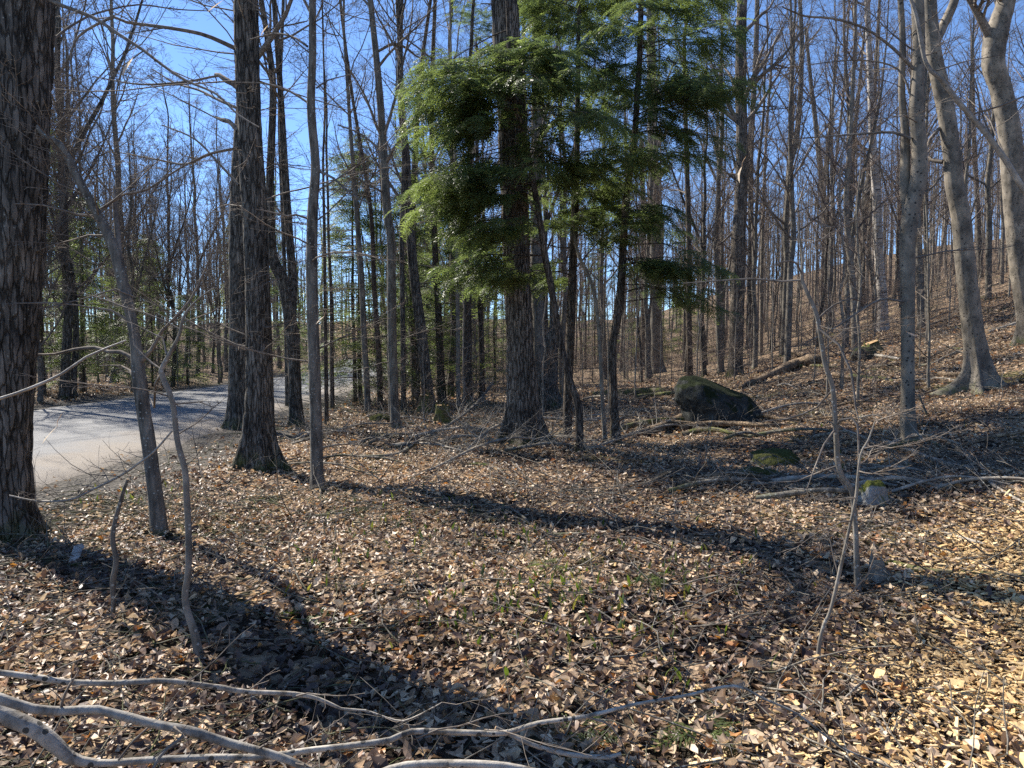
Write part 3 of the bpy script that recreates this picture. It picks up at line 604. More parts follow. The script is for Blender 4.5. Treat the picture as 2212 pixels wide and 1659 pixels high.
# trees behind it
traced('broken_snag', 'broken dark mossy snag leaning behind the massive middle trunk', 'snag',
       [(1190, 878, 62), (1185, 850, 46), (1188, 800, 36), (1192, 740, 28), (1197, 700, 22), (1193, 665, 14), (1190, 640, 6)], M['maple'], sides=24, step=.1, ridges=.2, flare=.8, seed=16, crown=0, low=0, stop=True, lobes=3)
traced('birch_tree', 'pale peeling birch trunk half hidden right behind the massive middle trunk', 'tree',
       [(1166, 868, 34), (1165, 800, 30), (1163, 700, 28), (1160, 600, 27), (1158, 400, 25), (1160, 150, 22), (1162, 0, 20)], M['grey'], H=17, sides=18, step=.2, seed=17, crown=8, low=3)
# 11-13 and the middle distance at centre-left
T_ = lambda *a: a
MIDDLE = [
 ('smooth grey trunk with a dark foot standing alone left of the massive trunk', 'grey', [(854, 922, 26), (853, 905, 21), (847, 718, 20), (845, 518, 19), (837, 467, 19), (827, 300, 17), (817, 167, 15), (800, 0, 12)], [(.6, 8, [(818, 110, 6), (850, 95, 6), (880, 105, 5), (900, 122, 4), (940, 133, 2)]), (-.6, 7, [(835, 420, 5), (790, 395, 4), (740, 370, 3)]), (.5, 7, [(829, 330, 5), (780, 290, 4), (730, 270, 3)])]),
 ('dark leaning trunk bending left higher up, right of the smooth grey trunk', 'maple', [(928, 882, 32), (924, 851, 26), (910, 718, 24), (897, 618, 22), (889, 540, 21), (884, 467, 19), (877, 333, 17), (867, 233, 15), (864, 100, 13), (866, 0, 12)], []),
 ('thin straight trunk touching the right side of the smooth grey trunk', 'maple', [(872, 890, 12), (870, 700, 11), (868, 518, 11), (872, 300, 9), (858, 0, 8)], []),
 ('dark slender trunk behind the leaning one, rising beside its left edge', 'hem', [(896, 862, 14), (893, 718, 13), (888, 518, 12), (905, 200, 9), (930, 0, 7)], []),
 ('brown trunk standing on a stump-like foot left of the massive middle trunk', 'hem', [(956, 872, 22), (952, 800, 17), (946, 650, 15), (938, 500, 13), (932, 250, 10), (940, 0, 8)], []),
 ('thin pale straight pole of a tree left of the dark red-brown trunk', 'young', [(990, 877, 10), (989, 700, 9), (987, 518, 8), (984, 350, 7), (975, 150, 5)], []),
 ('dark red-brown conifer trunk nearest the massive middle trunk on its left', 'hem', [(1010, 874, 26), (1010, 850, 21), (1011, 720, 18), (1012, 650, 14), (1014, 400, 12), (1016, 150, 9)], []),
 ('left one of two slender trunks where the road bends away', 'grey', [(795, 890, 15), (791, 800, 13), (786, 718, 13), (780, 585, 12), (762, 350, 9), (745, 100, 6)], []),
 ('right one of two slender trunks where the road bends away', 'hem', [(822, 886, 13), (817, 750, 12), (808, 618, 11), (800, 450, 9), (760, 200, 7), (735, 0, 6)], []),
 ('thin dark pole standing at the road edge right of the slim grey trunk', 'hem', [(706, 920, 10), (703, 700, 8), (701, 518, 7), (698, 350, 5)], []),
 ('short thin dark pole at the road edge, second right of the slim grey trunk', 'hem', [(718, 883, 10), (717, 780, 9), (716, 650, 8), (710, 520, 6)], []),
]
for i_, (lb, mt, pts, br) in enumerate(MIDDLE):
    traced('bare_tree', lb, 'tree', pts, M[mt], H=15, ridges=.07, sides=14, step=.2, seed=100 + i_, crown=9, low=6, lowlen=2.0, branches=br, twr=.003, flare=.3)
# the hillside, traced
HILL = [
 ('tall brown trunk behind the dark boulder, scaly bark lit on its left', 'cedar', [(1590, 810, 38), (1589, 790, 32), (1592, 680, 31), (1596, 518, 30), (1603, 350, 26), (1600, 167, 24), (1603, 0, 21)], []),
 ('dark trunk just right of the tall brown trunk behind the boulder', 'maple', [(1619, 752, 16), (1620, 650, 14), (1622, 518, 13), (1622, 333, 12), (1632, 133, 11), (1636, 0, 10)], [(.5, 5, [(1628, 170, 5), (1650, 130, 4), (1690, 70, 3)])]),
 ('slim trunk left of the boulder, dark above and pale at its foot', 'hem', [(1490, 826, 16), (1490, 780, 14), (1488, 680, 13), (1488, 518, 12), (1482, 300, 10), (1478, 100, 8)], []),
 ('thick pale-footed trunk deep behind the boulder branch, left of centre of the slope', 'grey', [(1418, 806, 40), (1418, 770, 30), (1417, 650, 27), (1416, 518, 26), (1410, 300, 22), (1405, 0, 18)], []),
 ('straight brown trunk beside the thick pale-footed one, on its left', 'hem', [(1391, 790, 15), (1391, 650, 13), (1390, 518, 12), (1386, 300, 10)], []),
 ('thin pole with a bend under the hemlock fringe on the slope', 'grey', [(1566, 730, 9), (1565, 600, 8), (1556, 518, 8), (1553, 400, 8), (1550, 250, 6), (1560, 100, 5)], [(0, 4, [(1553, 400, 6), (1530, 350, 5), (1506, 285, 4)])]),
 ('birch-pale thin stem standing alone near the fallen rotten log', 'beech', [(1644, 768, 9), (1645, 650, 8), (1647, 518, 7), (1655, 300, 6), (1670, 100, 5)], []),
 ('wavy dark tree whose trunk snakes upward in the middle of the slope', 'maple', [(1692, 720, 16), (1692, 640, 14), (1694, 553, 14), (1705, 367, 13), (1720, 300, 12), (1728, 217, 11), (1732, 100, 10), (1728, 0, 8)], []),
 ('dark tree forking high into two thin stems in the middle of the slope', 'maple', [(1778, 675, 15), (1780, 600, 13), (1784, 500, 13), (1776, 400, 13), (1762, 267, 10), (1752, 180, 8), (1740, 60, 6)], [(.3, 5, [(1778, 410, 9), (1787, 330, 8), (1800, 200, 6), (1812, 100, 4)])]),
 ('thin pole right beside the forking tree on the slope', 'maple', [(1791, 655, 8), (1792, 560, 7), (1800, 400, 6), (1822, 200, 5), (1835, 0, 4)], []),
 ('leaning dark trunk left of the mottled one on the slope', 'maple', [(1833, 670, 14), (1829, 553, 12), (1838, 433, 11), (1845, 300, 9), (1856, 190, 7), (1868, 60, 5)], []),
 ('straight black trunk standing close to the left of the mottled one', 'maple', [(1862, 672, 16), (1862, 553, 14), (1872, 417, 12), (1882, 317, 10), (1892, 150, 8), (1900, 0, 6)], []),
 ('mottled black and white trunk on the slope left of the smooth beeches', 'birch', [(1908, 714, 24), (1906, 640, 20), (1898, 553, 19), (1894, 433, 18), (1885, 300, 15), (1880, 167, 13), (1873, 0, 11)], []),
 ('distant straight trunk glimpsed between the two smooth beeches', 'grey', [(2003, 690, 9), (2001, 550, 8), (1998, 400, 7), (2004, 200, 5)], []),
 ('distant dark trunk right of the leaning beech', 'maple', [(2118, 600, 12), (2112, 450, 10), (2104, 300, 9), (2100, 100, 7)], []),
]
for i_, (lb, mt, pts, br) in enumerate(HILL):
    traced('bare_tree', lb, 'tree', pts, M[mt], H=17, ridges=.07, sides=14, step=.2, seed=200 + i_, crown=10, low=6, lowlen=2.0, branches=br, twr=.0035, flare=.35, limb_len=3.2)
# the beeches at right
traced('beech_tree', 'smooth grey beech with an S bend, pale foot beside a grey fallen branch', 'tree',
       [(1962, 958, 50), (1962, 935, 36), (1961, 818, 29), (1961, 660, 31), (1960, 560, 33), (1962, 500, 36), (1972, 440, 36), (1985, 383, 37), (1986, 320, 33), (1980, 233, 30), (1985, 117, 27), (1982, 0, 27)], M['beech'], H=17, ridges=.03, sides=34, step=.06, flare=.35, seed=31, crown=12, low=5, lowlen=1.5, knots=5, lowmin=2.4,
       branches=[(.4, 6, [(1968, 300, 7), (1930, 286, 6), (1880, 288, 5), (1820, 292, 4), (1740, 298, 3), (1690, 300, 2)]), (-.4, 5, [(1965, 655, 5), (1930, 648, 5), (1900, 648, 4), (1860, 670, 4), (1800, 710, 3), (1740, 740, 2)]),
                 (-.3, 6, [(1975, 150, 7), (1930, 105, 6), (1870, 62, 5), (1800, 40, 5), (1740, 35, 4), (1690, 15, 3)]), (.3, 5, [(1970, 215, 5), (1940, 150, 4), (1860, 130, 3), (1740, 140, 2)])],
       stems=[[(1962, 480, 20), (1955, 400, 22), (1956, 300, 17), (1948, 200, 14), (1950, 100, 13), (1945, 0, 12)]])
traced('beech_tree', 'leaning smooth beech with spreading root claws on the slope at right', 'tree',
       [(2108, 842, 78), (2110, 815, 54), (2108, 770, 47), (2098, 685, 44), (2083, 551, 42), (2076, 470, 41), (2062, 400, 40), (2057, 340, 38), (2042, 233, 37), (2020, 130, 33), (2012, 60, 31), (2008, 0, 30)], M['beech'], H=18, ridges=.045, sides=44, step=.06, flare=1.2, seed=33, lobes=5, crown=12, low=5, lowlen=1.6, knots=6, lowmin=2.4,
       branches=[(.2, 4, [(2050, 255, 9), (2010, 300, 7), (1995, 330, 5), (1990, 250, 3)]), (.5, 5, [(2036, 350, 10), (2010, 345, 8), (1995, 330, 7), (1985, 310, 5)])],
       stems=[[(2018, 95, 22), (2035, 60, 20), (2050, 30, 19), (2064, -5, 18)]])
traced('beech_tree', 'crooked pale beech with a peeling bark wound high up, at the right edge', 'tree',
       [(2232, 738, 62), (2224, 690, 50), (2208, 600, 47), (2198, 518, 46), (2190, 420, 46), (2182, 300, 48), (2164, 200, 45), (2146, 140, 47), (2150, 83, 50), (2162, 40, 44), (2174, 0, 40)], M['beech'], H=18, ridges=.06, sides=34, step=.07, flare=.5, seed=34, crown=12, low=4, knots=4, lowmin=2.4)
# slender sapling in front at right
traced('sapling', 'knotty thin sapling with angular side branches in front of the slope', 'sapling',
       [(1856, 1280, 15), (1850, 1195, 12), (1848, 1142, 11), (1842, 1071, 12), (1835, 1051, 12), (1812, 1011, 12), (1805, 918, 11), (1798, 835, 10.5), (1782, 785, 10), (1765, 685, 9), (1745, 635, 8), (1732, 601, 7), (1734, 560, 5), (1728, 518, 4), (1724, 480, 2)],
       M['young'], sides=12, step=.03, ridges=.05, flare=.3, seed=41, crown=0, low=4, lowlen=.7, lowmin=.5, stop=True, knots=8, bmin=.0012, twr=.0011,
       branches=[(.2, 3, [(1732, 605, 5), (1690, 608, 5), (1620, 602, 4), (1560, 606, 3.5), (1475, 612, 2)]), (-.2, 2, [(1733, 595, 4), (1722, 570, 4), (1710, 563, 3.5), (1690, 566, 3), (1655, 580, 2)]),
                 (-.3, 3, [(1768, 710, 6), (1790, 728, 5), (1812, 745, 5), (1838, 801, 5), (1848, 878, 4), (1856, 910, 2)]), (-.2, 3, [(1806, 918, 7), (1815, 908, 6), (1840, 903, 5), (1852, 918, 5), (1855, 985, 4), (1850, 1055, 3)]),
                 (.3, 3, [(1765, 690, 4), (1800, 660, 4), (1840, 645, 3), (1868, 652, 3)]), (.2, 4, [(1800, 840, 4), (1765, 880, 4), (1700, 905, 3.5), (1650, 910, 2)]), (-.2, 4, [(1806, 925, 5), (1780, 960, 4), (1760, 1010, 3), (1742, 1060, 2)]),
                 (.2, 3, [(1812, 1005, 4), (1770, 1020, 4), (1720, 1040, 3), (1660, 1042, 2)])])
traced('sapling', 'thin pale whip leaning across the knotty sapling, rooted nearer in the wood chips', 'sapling',
       [(1767, 1440, 10), (1769, 1400, 9), (1780, 1350, 8.5), (1794, 1319, 8), (1815, 1230, 8), (1835, 1140, 7), (1849, 1075, 7), (1853, 1030, 6), (1860, 980, 5), (1876, 950, 4), (1890, 910, 2.5)], M['young'], sides=10, step=.03, ridges=.04, flare=.2, seed=42, crown=0, low=7, lowlen=.4, lowmin=.35, stop=True, knots=5, bmin=.001, twr=.001,
       branches=[(.1, 3, [(1812, 1245, 4), (1800, 1200, 3), (1790, 1150, 2), (1775, 1090, 1.5)]), (-.1, 3, [(1800, 1300, 4), (1840, 1280, 3), (1875, 1240, 3), (1890, 1200, 2)])])

# ------------------------------------------------------------------ the hemlocks
def hemlock(label, stem, H, D0, region, n, seed, mass=None, bend=0.0):
    """stem traced in pixels; region: list of (px, py, rx, ry, how many) of foliage masses; tips fall inside, at real depths around the stem"""
    r = rng_(seed); b = gp(stem[0][0], stem[0][1]); D = D0 or b[1]; base = at(stem[0][0], stem[0][1], D); base[2] = float(G(base[0], base[1]))
    rows = [[*(base - [0, 0, .1]), stem[0][2] * px2m(D) / 2]] + [[*at(a[0], a[1], D), a[2] * px2m(D) / 2] for a in stem[1:]]
    rows = np.array(rows); top = rows[-1].copy(); rr = top[3]; d = nrm(rows[-1, :3] - rows[-2, :3])
    while top[2] < base[2] + H:
        d = nrm(d + [0, 0, .2]); top[:3] += d * .8; top[3] = max(.01, top[3] * .85); rows = np.vstack([rows, top])
    LP = smooth_line(rows, .1); tr = MB(); wd = MB(); lf = MB()
    trunk_mesh(tr, LP, 18, ridges=.08, flare=.35, seed=seed, freq=6)
    A = []; B = []
    for (cx, cy, rx, ry, m, dz) in region:
        for _ in range(m):
            a = r.uniform(0, 6.28); q = math.sqrt(r.random()); px = cx + rx * q * math.cos(a); py = cy + ry * q * math.sin(a)
            B.append(at(px, py, D + r.uniform(-1, 1) * dz))
    B = np.array(B)
    # attach each limb to the stem, a little above or level with its tip
    for p in B:
        hd = math.hypot(*(p - LP[:, :3])[np.argmin(np.abs(LP[:, 2] - p[2]))][:2]); zt = p[2] + r.uniform(-.1, .30) * hd
        zt = min(max(zt, base[2] + 1.2), LP[-1, 2]); A.append(LP[np.argmin(np.abs(LP[:, 2] - zt)), :3])
    A = np.array(A); k = 8; t = np.linspace(0, 1, k)[None, :, None]; mid = (A + B) / 2 + np.array([0, 0, 1]) * (.12 * np.linalg.norm(B - A, axis=1))[:, None] + r.normal(0, .06, A.shape)
    P = A[:, None] * (1 - t) ** 2 + 2 * mid[:, None] * t * (1 - t) + B[:, None] * t ** 2
    P[:, 1:-1] += r.normal(0, .02, P[:, 1:-1].shape)
    L = np.linalg.norm(B - A, axis=1); R = np.clip(.005 * L + .003, .004, .02)[:, None] * np.linspace(1, .25, k)[None]
    wd.tubes(P, R, 5)
    long_ = L > .7
    limbs_to_foliage(r, wd, lf, P[long_], R[long_], nside=10, sprays=3, ratio=.38, start=.38, scale=.9)
    if (~long_).any(): limbs_to_foliage(r, wd, lf, P[~long_], R[~long_], nside=5, sprays=2, ratio=.5, start=.2)
    root = empty('hemlock_tree', base, label, 'conifer')
    tr.build('trunk', M['hem'], root, base); wd.build('branches', M['hem'], root, base); lf.build('crown', M['needle'], root, base)
    return root
hemlock('leaning young hemlock whose wide green crown hangs before the massive middle trunk',
        [(1252, 978, 19), (1250, 885, 17), (1230, 818, 16), (1210, 735, 15), (1190, 618, 15), (1177, 551, 15), (1170, 500, 14), (1150, 383, 13), (1130, 283, 12), (1112, 225, 12), (1103, 190, 11), (1100, 120, 9)], 6.6, None,
        [(980, 180, 100, 60, 15, 1.1), (1130, 110, 70, 45, 9, 1.0), (940, 240, 60, 80, 13, 1.1), (960, 360, 70, 60, 11, 1.0), (1180, 180, 100, 90, 13, 1.5), (1240, 300, 120, 90, 11, 1.5), (1130, 330, 50, 50, 3, .7), (1010, 470, 90, 60, 14, 1.1), (940, 430, 60, 60, 10, 1.2), (1020, 590, 70, 50, 7, 1.0), (1060, 250, 90, 40, 5, 1.2), (1250, 380, 60, 40, 4, .8)], 0, 51)
hemlock('slender hemlock with a straight stem behind the leaning one, thin green sprays low down',
        [(1226, 930, 22), (1227, 850, 20), (1231, 751, 20), (1236, 620, 19), (1240, 500, 17), (1245, 380, 14), (1248, 200, 11), (1250, 60, 8)], 9, 13.2,
        [(1220, 50, 120, 60, 14, 1.3), (1180, 0, 90, 50, 8, 1.3), (1290, 140, 130, 110, 15, 1.9), (1320, 330, 150, 110, 16, 1.9), (1220, 440, 140, 90, 18, 1.5), (1330, 500, 90, 70, 8, 1.4), (1160, 590, 60, 60, 4, 1.0), (1000, 600, 60, 60, 4, .8)], 0, 52)
hemlock('hemlock with a crooked brown stem, rightmost of the three in front, its fringe reaching right',
        [(1331, 962, 30), (1329, 930, 22), (1324, 818, 18), (1324, 745, 18), (1333, 690, 19), (1340, 635, 18), (1347, 518, 16), (1356, 400, 15), (1370, 300, 14), (1377, 200, 13), (1382, 117, 12), (1385, 0, 11)], 10.5, None,
        [(1460, 50, 150, 90, 16, 1.7), (1340, 30, 90, 60, 9, 1.3), (1490, 170, 130, 80, 13, 1.7), (1440, 300, 140, 90, 12, 1.7), (1540, 240, 80, 80, 9, 1.3), (1480, 575, 110, 18, 9, .6), (1400, 590, 70, 25, 4, .7), (1500, 650, 60, 25, 4, .6), (1390, 430, 100, 70, 9, 1.3), (1340, 170, 80, 80, 8, 1.4), (1450, 470, 60, 40, 4, 1.0)], 0, 53)
hemlock('background hemlock with a bright green bough left of the massive middle trunk',
        [(1042, 868, 15), (1040, 750, 13), (1036, 600, 12), (1033, 450, 10), (1030, 300, 8), (1030, 100, 6)], 11, None,
        [(1050, 610, 45, 35, 9, .9), (1010, 520, 70, 50, 10, 1.5), (1000, 440, 70, 60, 10, 1.5), (1040, 30, 60, 60, 8, 1.2), (960, 560, 50, 60, 6, 1.2)], 0, 54)
hl = traced('sapling', 'bent thin bare stem leaning beside the crooked hemlock stem', 'sapling', [(1309, 955, 12), (1302, 880, 9), (1300, 835, 9), (1294, 718, 9), (1284, 635, 8.5), (1268, 590, 8), (1250, 551, 7), (1240, 500, 5), (1235, 440, 3)], M['young'], sides=10, step=.06, seed=55, crown=0, low=5, lowlen=.9, stop=True, flare=.5)

# ------------------------------------------------------------------ the wood, copied trees
def zone_of(px, D):
    if px < 620: return 0
    return 1 if px < 1330 else 2
ZT = ['bare leafless tree standing in the woods beyond the road', 'bare leafless tree in the distant woods behind the middle trunks', 'bare leafless tree far up the leaf-covered slope at right']
ZG = ['trees beyond the road', 'trees behind the middle trunks', 'trees up the slope at right']
NAMED = []
BINS = [(110, 'beside the nearest ridged trunk'), (300, 'behind the arching young tree'), (500, 'left of the close dark pair'), (690, 'right of the close dark pair'), (840, 'where the road bends away'), (1060, 'left of the massive trunk'), (1330, 'behind the hemlock stems'),
        (1480, 'just left above the boulder'), (1600, 'above the dark boulder'), (1780, 'on the open middle slope'), (1940, 'left of the S-bend beech'), (2110, 'between the smooth beeches'), (9999, 'by the right edge')]
def named(o, what):
    px = CX + FPX * o.location[0] / o.location[1]; NAMED.append((o, what + ' ' + next(b for a, b in BINS if px < a), px))
def finish_labels():
    by = {}
    for o, lb, px in NAMED: by.setdefault(lb, []).append((px, o.name, o))
    num = ['', 'second', 'third', 'fourth', 'fifth', 'sixth', 'seventh', 'eighth', 'ninth', 'tenth', 'eleventh', 'twelfth', 'thirteenth', 'fourteenth', 'fifteenth', 'sixteenth', 'seventeenth', 'eighteenth', 'nineteenth', 'twentieth'] + ['later'] * 40
    for lb, L in by.items():
        L.sort(key=lambda a: a[:2]); n = len(L)
        for i, (_, _, o) in enumerate(L):
            o['label'] = lb if n == 1 else lb + (', leftmost' if i == 0 else ', rightmost' if i == n - 1 else ', %s from the left' % num[i])
def fill():
    r = rng_(77); placed = []; cnt = 0; tries = 0
    while cnt < 205 and tries < 20000:
        tries += 1
        D = r.uniform(20, 78) if r.random() < .75 else r.uniform(20, 42); t = r.uniform(-.76, .76); x = t * D; px = CX + t * FPX
        dr = x - road_c(D)
        if -5.0 < dr < 4.6: continue
        if dr > 0 and px < 1050 and D < 27: continue
        if px > 1250 and D < 27 + 5 * (px < 1700): continue
        if any((x - a) ** 2 + (D - b) ** 2 < (1.5 + .012 * D) ** 2 for a, b in placed): continue
        z = zone_of(px, D) if dr > 0 else 0
        if z == 1 and px < 820 and D < 40: continue
        placed.append((x, D)); k = 'big' if r.random() < .42 else 'thin'
        s = r.uniform(.65, 1.05)
        i4 = int(r.integers(0, 4)); o = put(k, i4, x, D, r.uniform(0, 6.28), s, ZT[z], ZG[z], 'tree'); cnt += 1
        named(o, ('%s %s bare tree' % ('nearer' if D < 34 else 'distant', {'big0': 'tall dark', 'big1': 'tall brown', 'big2': 'tall forked', 'big3': 'tall pale', 'thin0': 'slender brown', 'thin1': 'slender forked', 'thin2': 'short slender', 'thin3': 'slender pale'}[k + str(i4)])))
    for k, (px, py) in enumerate([(112, 872), (205, 862), (300, 848), (372, 838), (475, 825), (65, 880)]):
        p = gp(px, py); x, D = p[0], p[1]; D = min(D, 40); x = (px - CX) / FPX * D; x = min(x, road_c(D) - 5.2)
        o = put('spread', k, x, D, r.uniform(0, 6.28), r.uniform(.8, 1.15), 'spreading fine-twigged tree on the far verge of the road', 'spreading trees on the far verge', 'tree'); named(o, 'spreading fine-twigged tree on the far verge')
    for k in range(22):     # and a few beyond the left edge, whose shadows cross the road
        D = r.uniform(7, 44); x = -(.80 * D + r.uniform(.5, 16)); 
        if abs(x - road_c(D)) < 5.2 or x > road_c(D) or math.hypot(x, D) < 9 or abs(.64 * x - .77 * (3 - D)) < 3.2: continue
        put('thin' if k % 3 else 'big', k, x, D, r.uniform(0, 6.28), r.uniform(.8, 1.1), 'bare tree standing outside the view beyond the left edge', 'trees outside the left edge', 'tree')
    for k in range(17):
        D = 8 + 20 * (k + r.random()) / 17; x = min(-(.79 * D + r.uniform(.3, 9)), road_c(D) - 5 - r.uniform(0, 7))
        if x < -.76 * D: put('big', k, x, D, r.uniform(0, 6.28), r.uniform(.5, .68), 'bare tree standing outside the view beyond the left edge', 'trees outside the left edge', 'tree')
    # hemlocks in the distance
    HM = [(738, 862, 0, .75), (770, 870, 1, 1.0), (905, 872, 1, 1.0), (735, 800, 0, .8), (770, 815, 1, .9), (830, 820, 1, 1.0), (925, 830, 0, .8), (975, 840, 1, 1.1), (690, 800, 0, .9), (640, 815, 1, .9), (900, 800, 0, 1.), (1070, 830, 1, .9), (330, 835, 1, .8), (95, 850, 0, .8), (180, 850, 1, .9), (405, 830, 2, 1.2), (790, 785, 0, 1.1), (1480, 745, 1, .9), (860, 795, 0, .9)]
    for _ in range(24):
        HM.append((r.uniform(60, 1500), r.uniform(775, 800), int(r.integers(0, 3)), r.uniform(.6, 1.25)))
    LB = ['distant hemlock with soft green sprays where the road bends', 'green hemlock standing beyond the road at left']
    for i, (px, py, k, s) in enumerate(HM):
        p = gp(px, py)
        if i > 16: t = (px - CX) / FPX; D = r.uniform(48, 84); p = np.array([t * D, D, 0.])
        if p[1] > 85: p = p * (70 / p[1])
        dr = p[0] - road_c(p[1])
        if -5 < dr < 4.5: p[0] += (4.8 - dr)
        left = p[0] < road_c(p[1]); lb = 'green hemlock standing in the woods beyond the road' if left else 'hemlock in the middle distance behind the bare trunks'
        o = put('hem', k, p[0], p[1], r.uniform(0, 6), s, lb, 'hemlocks beyond the road' if left else 'hemlocks in the middle distance', 'conifer')
        named(o, ('near', 'distant', 'farthest')[int(p[1] > 34) + int(p[1] > 62)] + ' small hemlock')
    # saplings of the understorey
    n = 0; LZ = ['thin twiggy sapling beyond the road', 'thin twiggy sapling among the middle trunks', 'thin twiggy sapling on the leafy slope']
    while n < 95:
        D = r.uniform(13.5, 40); t = r.uniform(-.75, .75); x = t * D; px = CX + t * FPX; dr = x - road_c(D)
        if -4.6 < dr < 4.3 or (dr > 0 and px < 720): continue
        if 1350 < px < 1720 and D < 21: continue
        if px < 1340 and D < 16: continue
        z = 0 if dr < 0 else (1 if px < 1330 else 2)
        o = put('sapling', int(r.integers(0, 3)), x, D, r.uniform(0, 6.28), r.uniform(.6, 1.1), LZ[z], LZ[z].replace('sapling', 'saplings'), 'sapling'); n += 1; named(o, 'thin twiggy sapling ' + ('near' if D < 24 else 'farther off'))
fill(); finish_labels()
def distant_woods():
    r = rng_(91); lo = []
    for s in range(6):
        tr = MB(); rr = rng_(300 + s); H = rr.uniform(15, 22); z = np.linspace(0, H, 8)
        LP = np.stack([np.cumsum(rr.normal(0, .12, 8)), np.cumsum(rr.normal(0, .12, 8)), z - .2, rr.uniform(.09, .17) * (1 - z / H) ** .7 + .015], 1)
        tr.tubes(LP[None, :, :3], LP[None, :, 3], 5)
        m = 13; t = .25 + .74 * (np.arange(m) + rr.random(m)) / m; i = (t * 7).astype(int); f = (t * 7 - i)[:, None]; p = LP[i, :3] * (1 - f) + LP[np.minimum(i + 1, 7), :3] * f
        az = np.arange(m) * 2.4; el = np.radians(rr.normal(52, 9, m)); d = np.stack([np.cos(az) * np.cos(el), np.sin(az) * np.cos(el), np.sin(el)], 1)
        P, R = lines(rr, p, d, H * .2 * (1.3 - t), np.full(m, .04), 4, .1, .06, .3); tr.tubes(P, R, 3); bush_out(rr, tr, P, R, LV_FAR, rmin=.006)
        V = np.vstack(tr.v); Q = np.vstack(tr.q); lo.append((V, Q))
    mb = MB(); n = 0
    while n < 700:
        D = 78 + 115 * r.random() ** 1.1; t = r.uniform(-.8, .8); x = t * D
        if abs(x - road_c(D)) < 5 and D < 110: continue
        V, Q = lo[r.integers(0, 6)]; a = r.uniform(0, 6.28); s = r.uniform(.8, 1.2); c, sn = math.cos(a), math.sin(a)
        W = V * s; W = np.stack([W[:, 0] * c - W[:, 1] * sn + x, W[:, 0] * sn + W[:, 1] * c + D, W[:, 2] + float(G(x, D))], 1); mb.add(W, Q); n += 1
    tag(mb.build('distant_woods', M['twig']), 'far mass of bare woods closing the view all around', 'woods', kind='stuff')
    # brushwood: whips and suckers
    mb = MB(); N_ = 5200; D = 15 + 85 * r.random(N_) ** .7; t = r.uniform(-.78, .78, N_); x = t * D; dr = x - road_c(D); px = CX + t * FPX
    ok = ((dr > 4.4) | (dr < -4.8)) & ~((dr > 0) & (px < 800) & (D < 20)) & ~((px > 1300) & (D < 19))
    x = x[ok]; D = D[ok]; n = len(x); p = np.stack([x, D, G(x, D) - .03], 1); d = np.stack([r.normal(0, .28, n), r.normal(0, .28, n), np.ones(n)], 1)
    P, R = lines(r, p, d, r.uniform(.4, 2.6, n) * (1 + .9 * (D > 45)), r.uniform(.003, .008, n) * (1 + .8 * (D > 45)), 6, .10, .03, .3); mb.tubes(P, R, 3); bush_out(r, mb, P, R, [(6, (30, 65), .5, .6, 4, .13, .02, 3, 0), (3, (30, 60), .5, .6, 3, .13, .02, 3, 0)], rmin=.0022)
    tag(mb.build('undergrowth', M['twigr']), 'low bare brushwood and suckers all through the woods', 'undergrowth', kind='stuff')
distant_woods()

# ------------------------------------------------------------------ rocks, logs, fallen branches
def rock(label, cx, cy_base, wpx, hpx, mat, seed, peak=.0, depth=.8, sharp=.25, D=None, sink=.25, name='boulder', cat='boulder'):
    b = gp(cx, cy_base); D = b[1]; wm = wpx * px2m(D); hm = hpx * px2m(D)
    bm = bmesh.new(); bmesh.ops.create_icosphere(bm, subdivisions=5, radius=1); V = np.array([v.co[:] for v in bm.verts]); F = np.array([[v.index for v in f.verts] for f in bm.faces]); bm.free()
    r = rng_(seed)
    for _ in range(6):      # flat faces broken off
        n = nrm(r.normal(size=3)); c = r.uniform(.74, .93); s = V @ n; V = V - np.maximum(0, s - c)[:, None] * n * .9
    nn = vnoise(V[:, 0] * 2.2 + seed, V[:, 1] * 2.2 + V[:, 2] * 1.7 + 9) - .5; n2 = vnoise(V[:, 0] * 7 + V[:, 2] * 5 + seed, V[:, 1] * 7 + 3) - .5
    V = V * (1 + sharp * nn + .07 * n2)[:, None]
    V[:, 0] += peak * np.maximum(0, V[:, 2]); V[:, 0] /= np.abs(V[:, 0]).max(); V[:, 2] /= V[:, 2].max()
    hh = hm / (2 - 2 * sink) ; V = V * [wm / 2, wm / 2 * depth, hh]; V[:, 2] += hm - hh
    c = np.array([b[0], D + wm / 2 * depth * .6, 0]); c[2] = min(float(G(b[0], D)), float(G(c[0], c[1]))) - .04
    mb = MB(); mb.add(V, None, F); o = mb.build(name, mat); o.location = c; tag(o, label, cat); return o
rock('large dark mossy boulder with a rounded back, behind the broken log', 1567, 926, 198, 118, M['rockdark'], 3, peak=-.62, depth=.75)
rock('low moss-topped rock in the leaves below the large boulder', 1680, 1008, 116, 44, M['rockmoss'], 4)
rock('flattest moss-covered rock, just in front of the moss-topped one', 1645, 1034, 104, 34, M['rockmoss'], 5)
rock('pale-sided rock with a yellow-green moss cap beside the thin whip', 1893, 1098, 76, 68, M['rockpale'], 6, sink=.35)
rock('small mossy rock at the foot of the trunks near the road bend', 820, 912, 50, 22, M['rockmoss'], 7, name='rock', cat='rock')
rock('small dark stone behind the fallen pale pole up the slope', 1872, 778, 60, 32, M['rockdark'], 8, name='rock', cat='rock')
rock('tiny moss cushion rock above the cut log at right', 2102, 1216, 30, 14, M['rockmoss'], 9, name='rock', cat='rock')

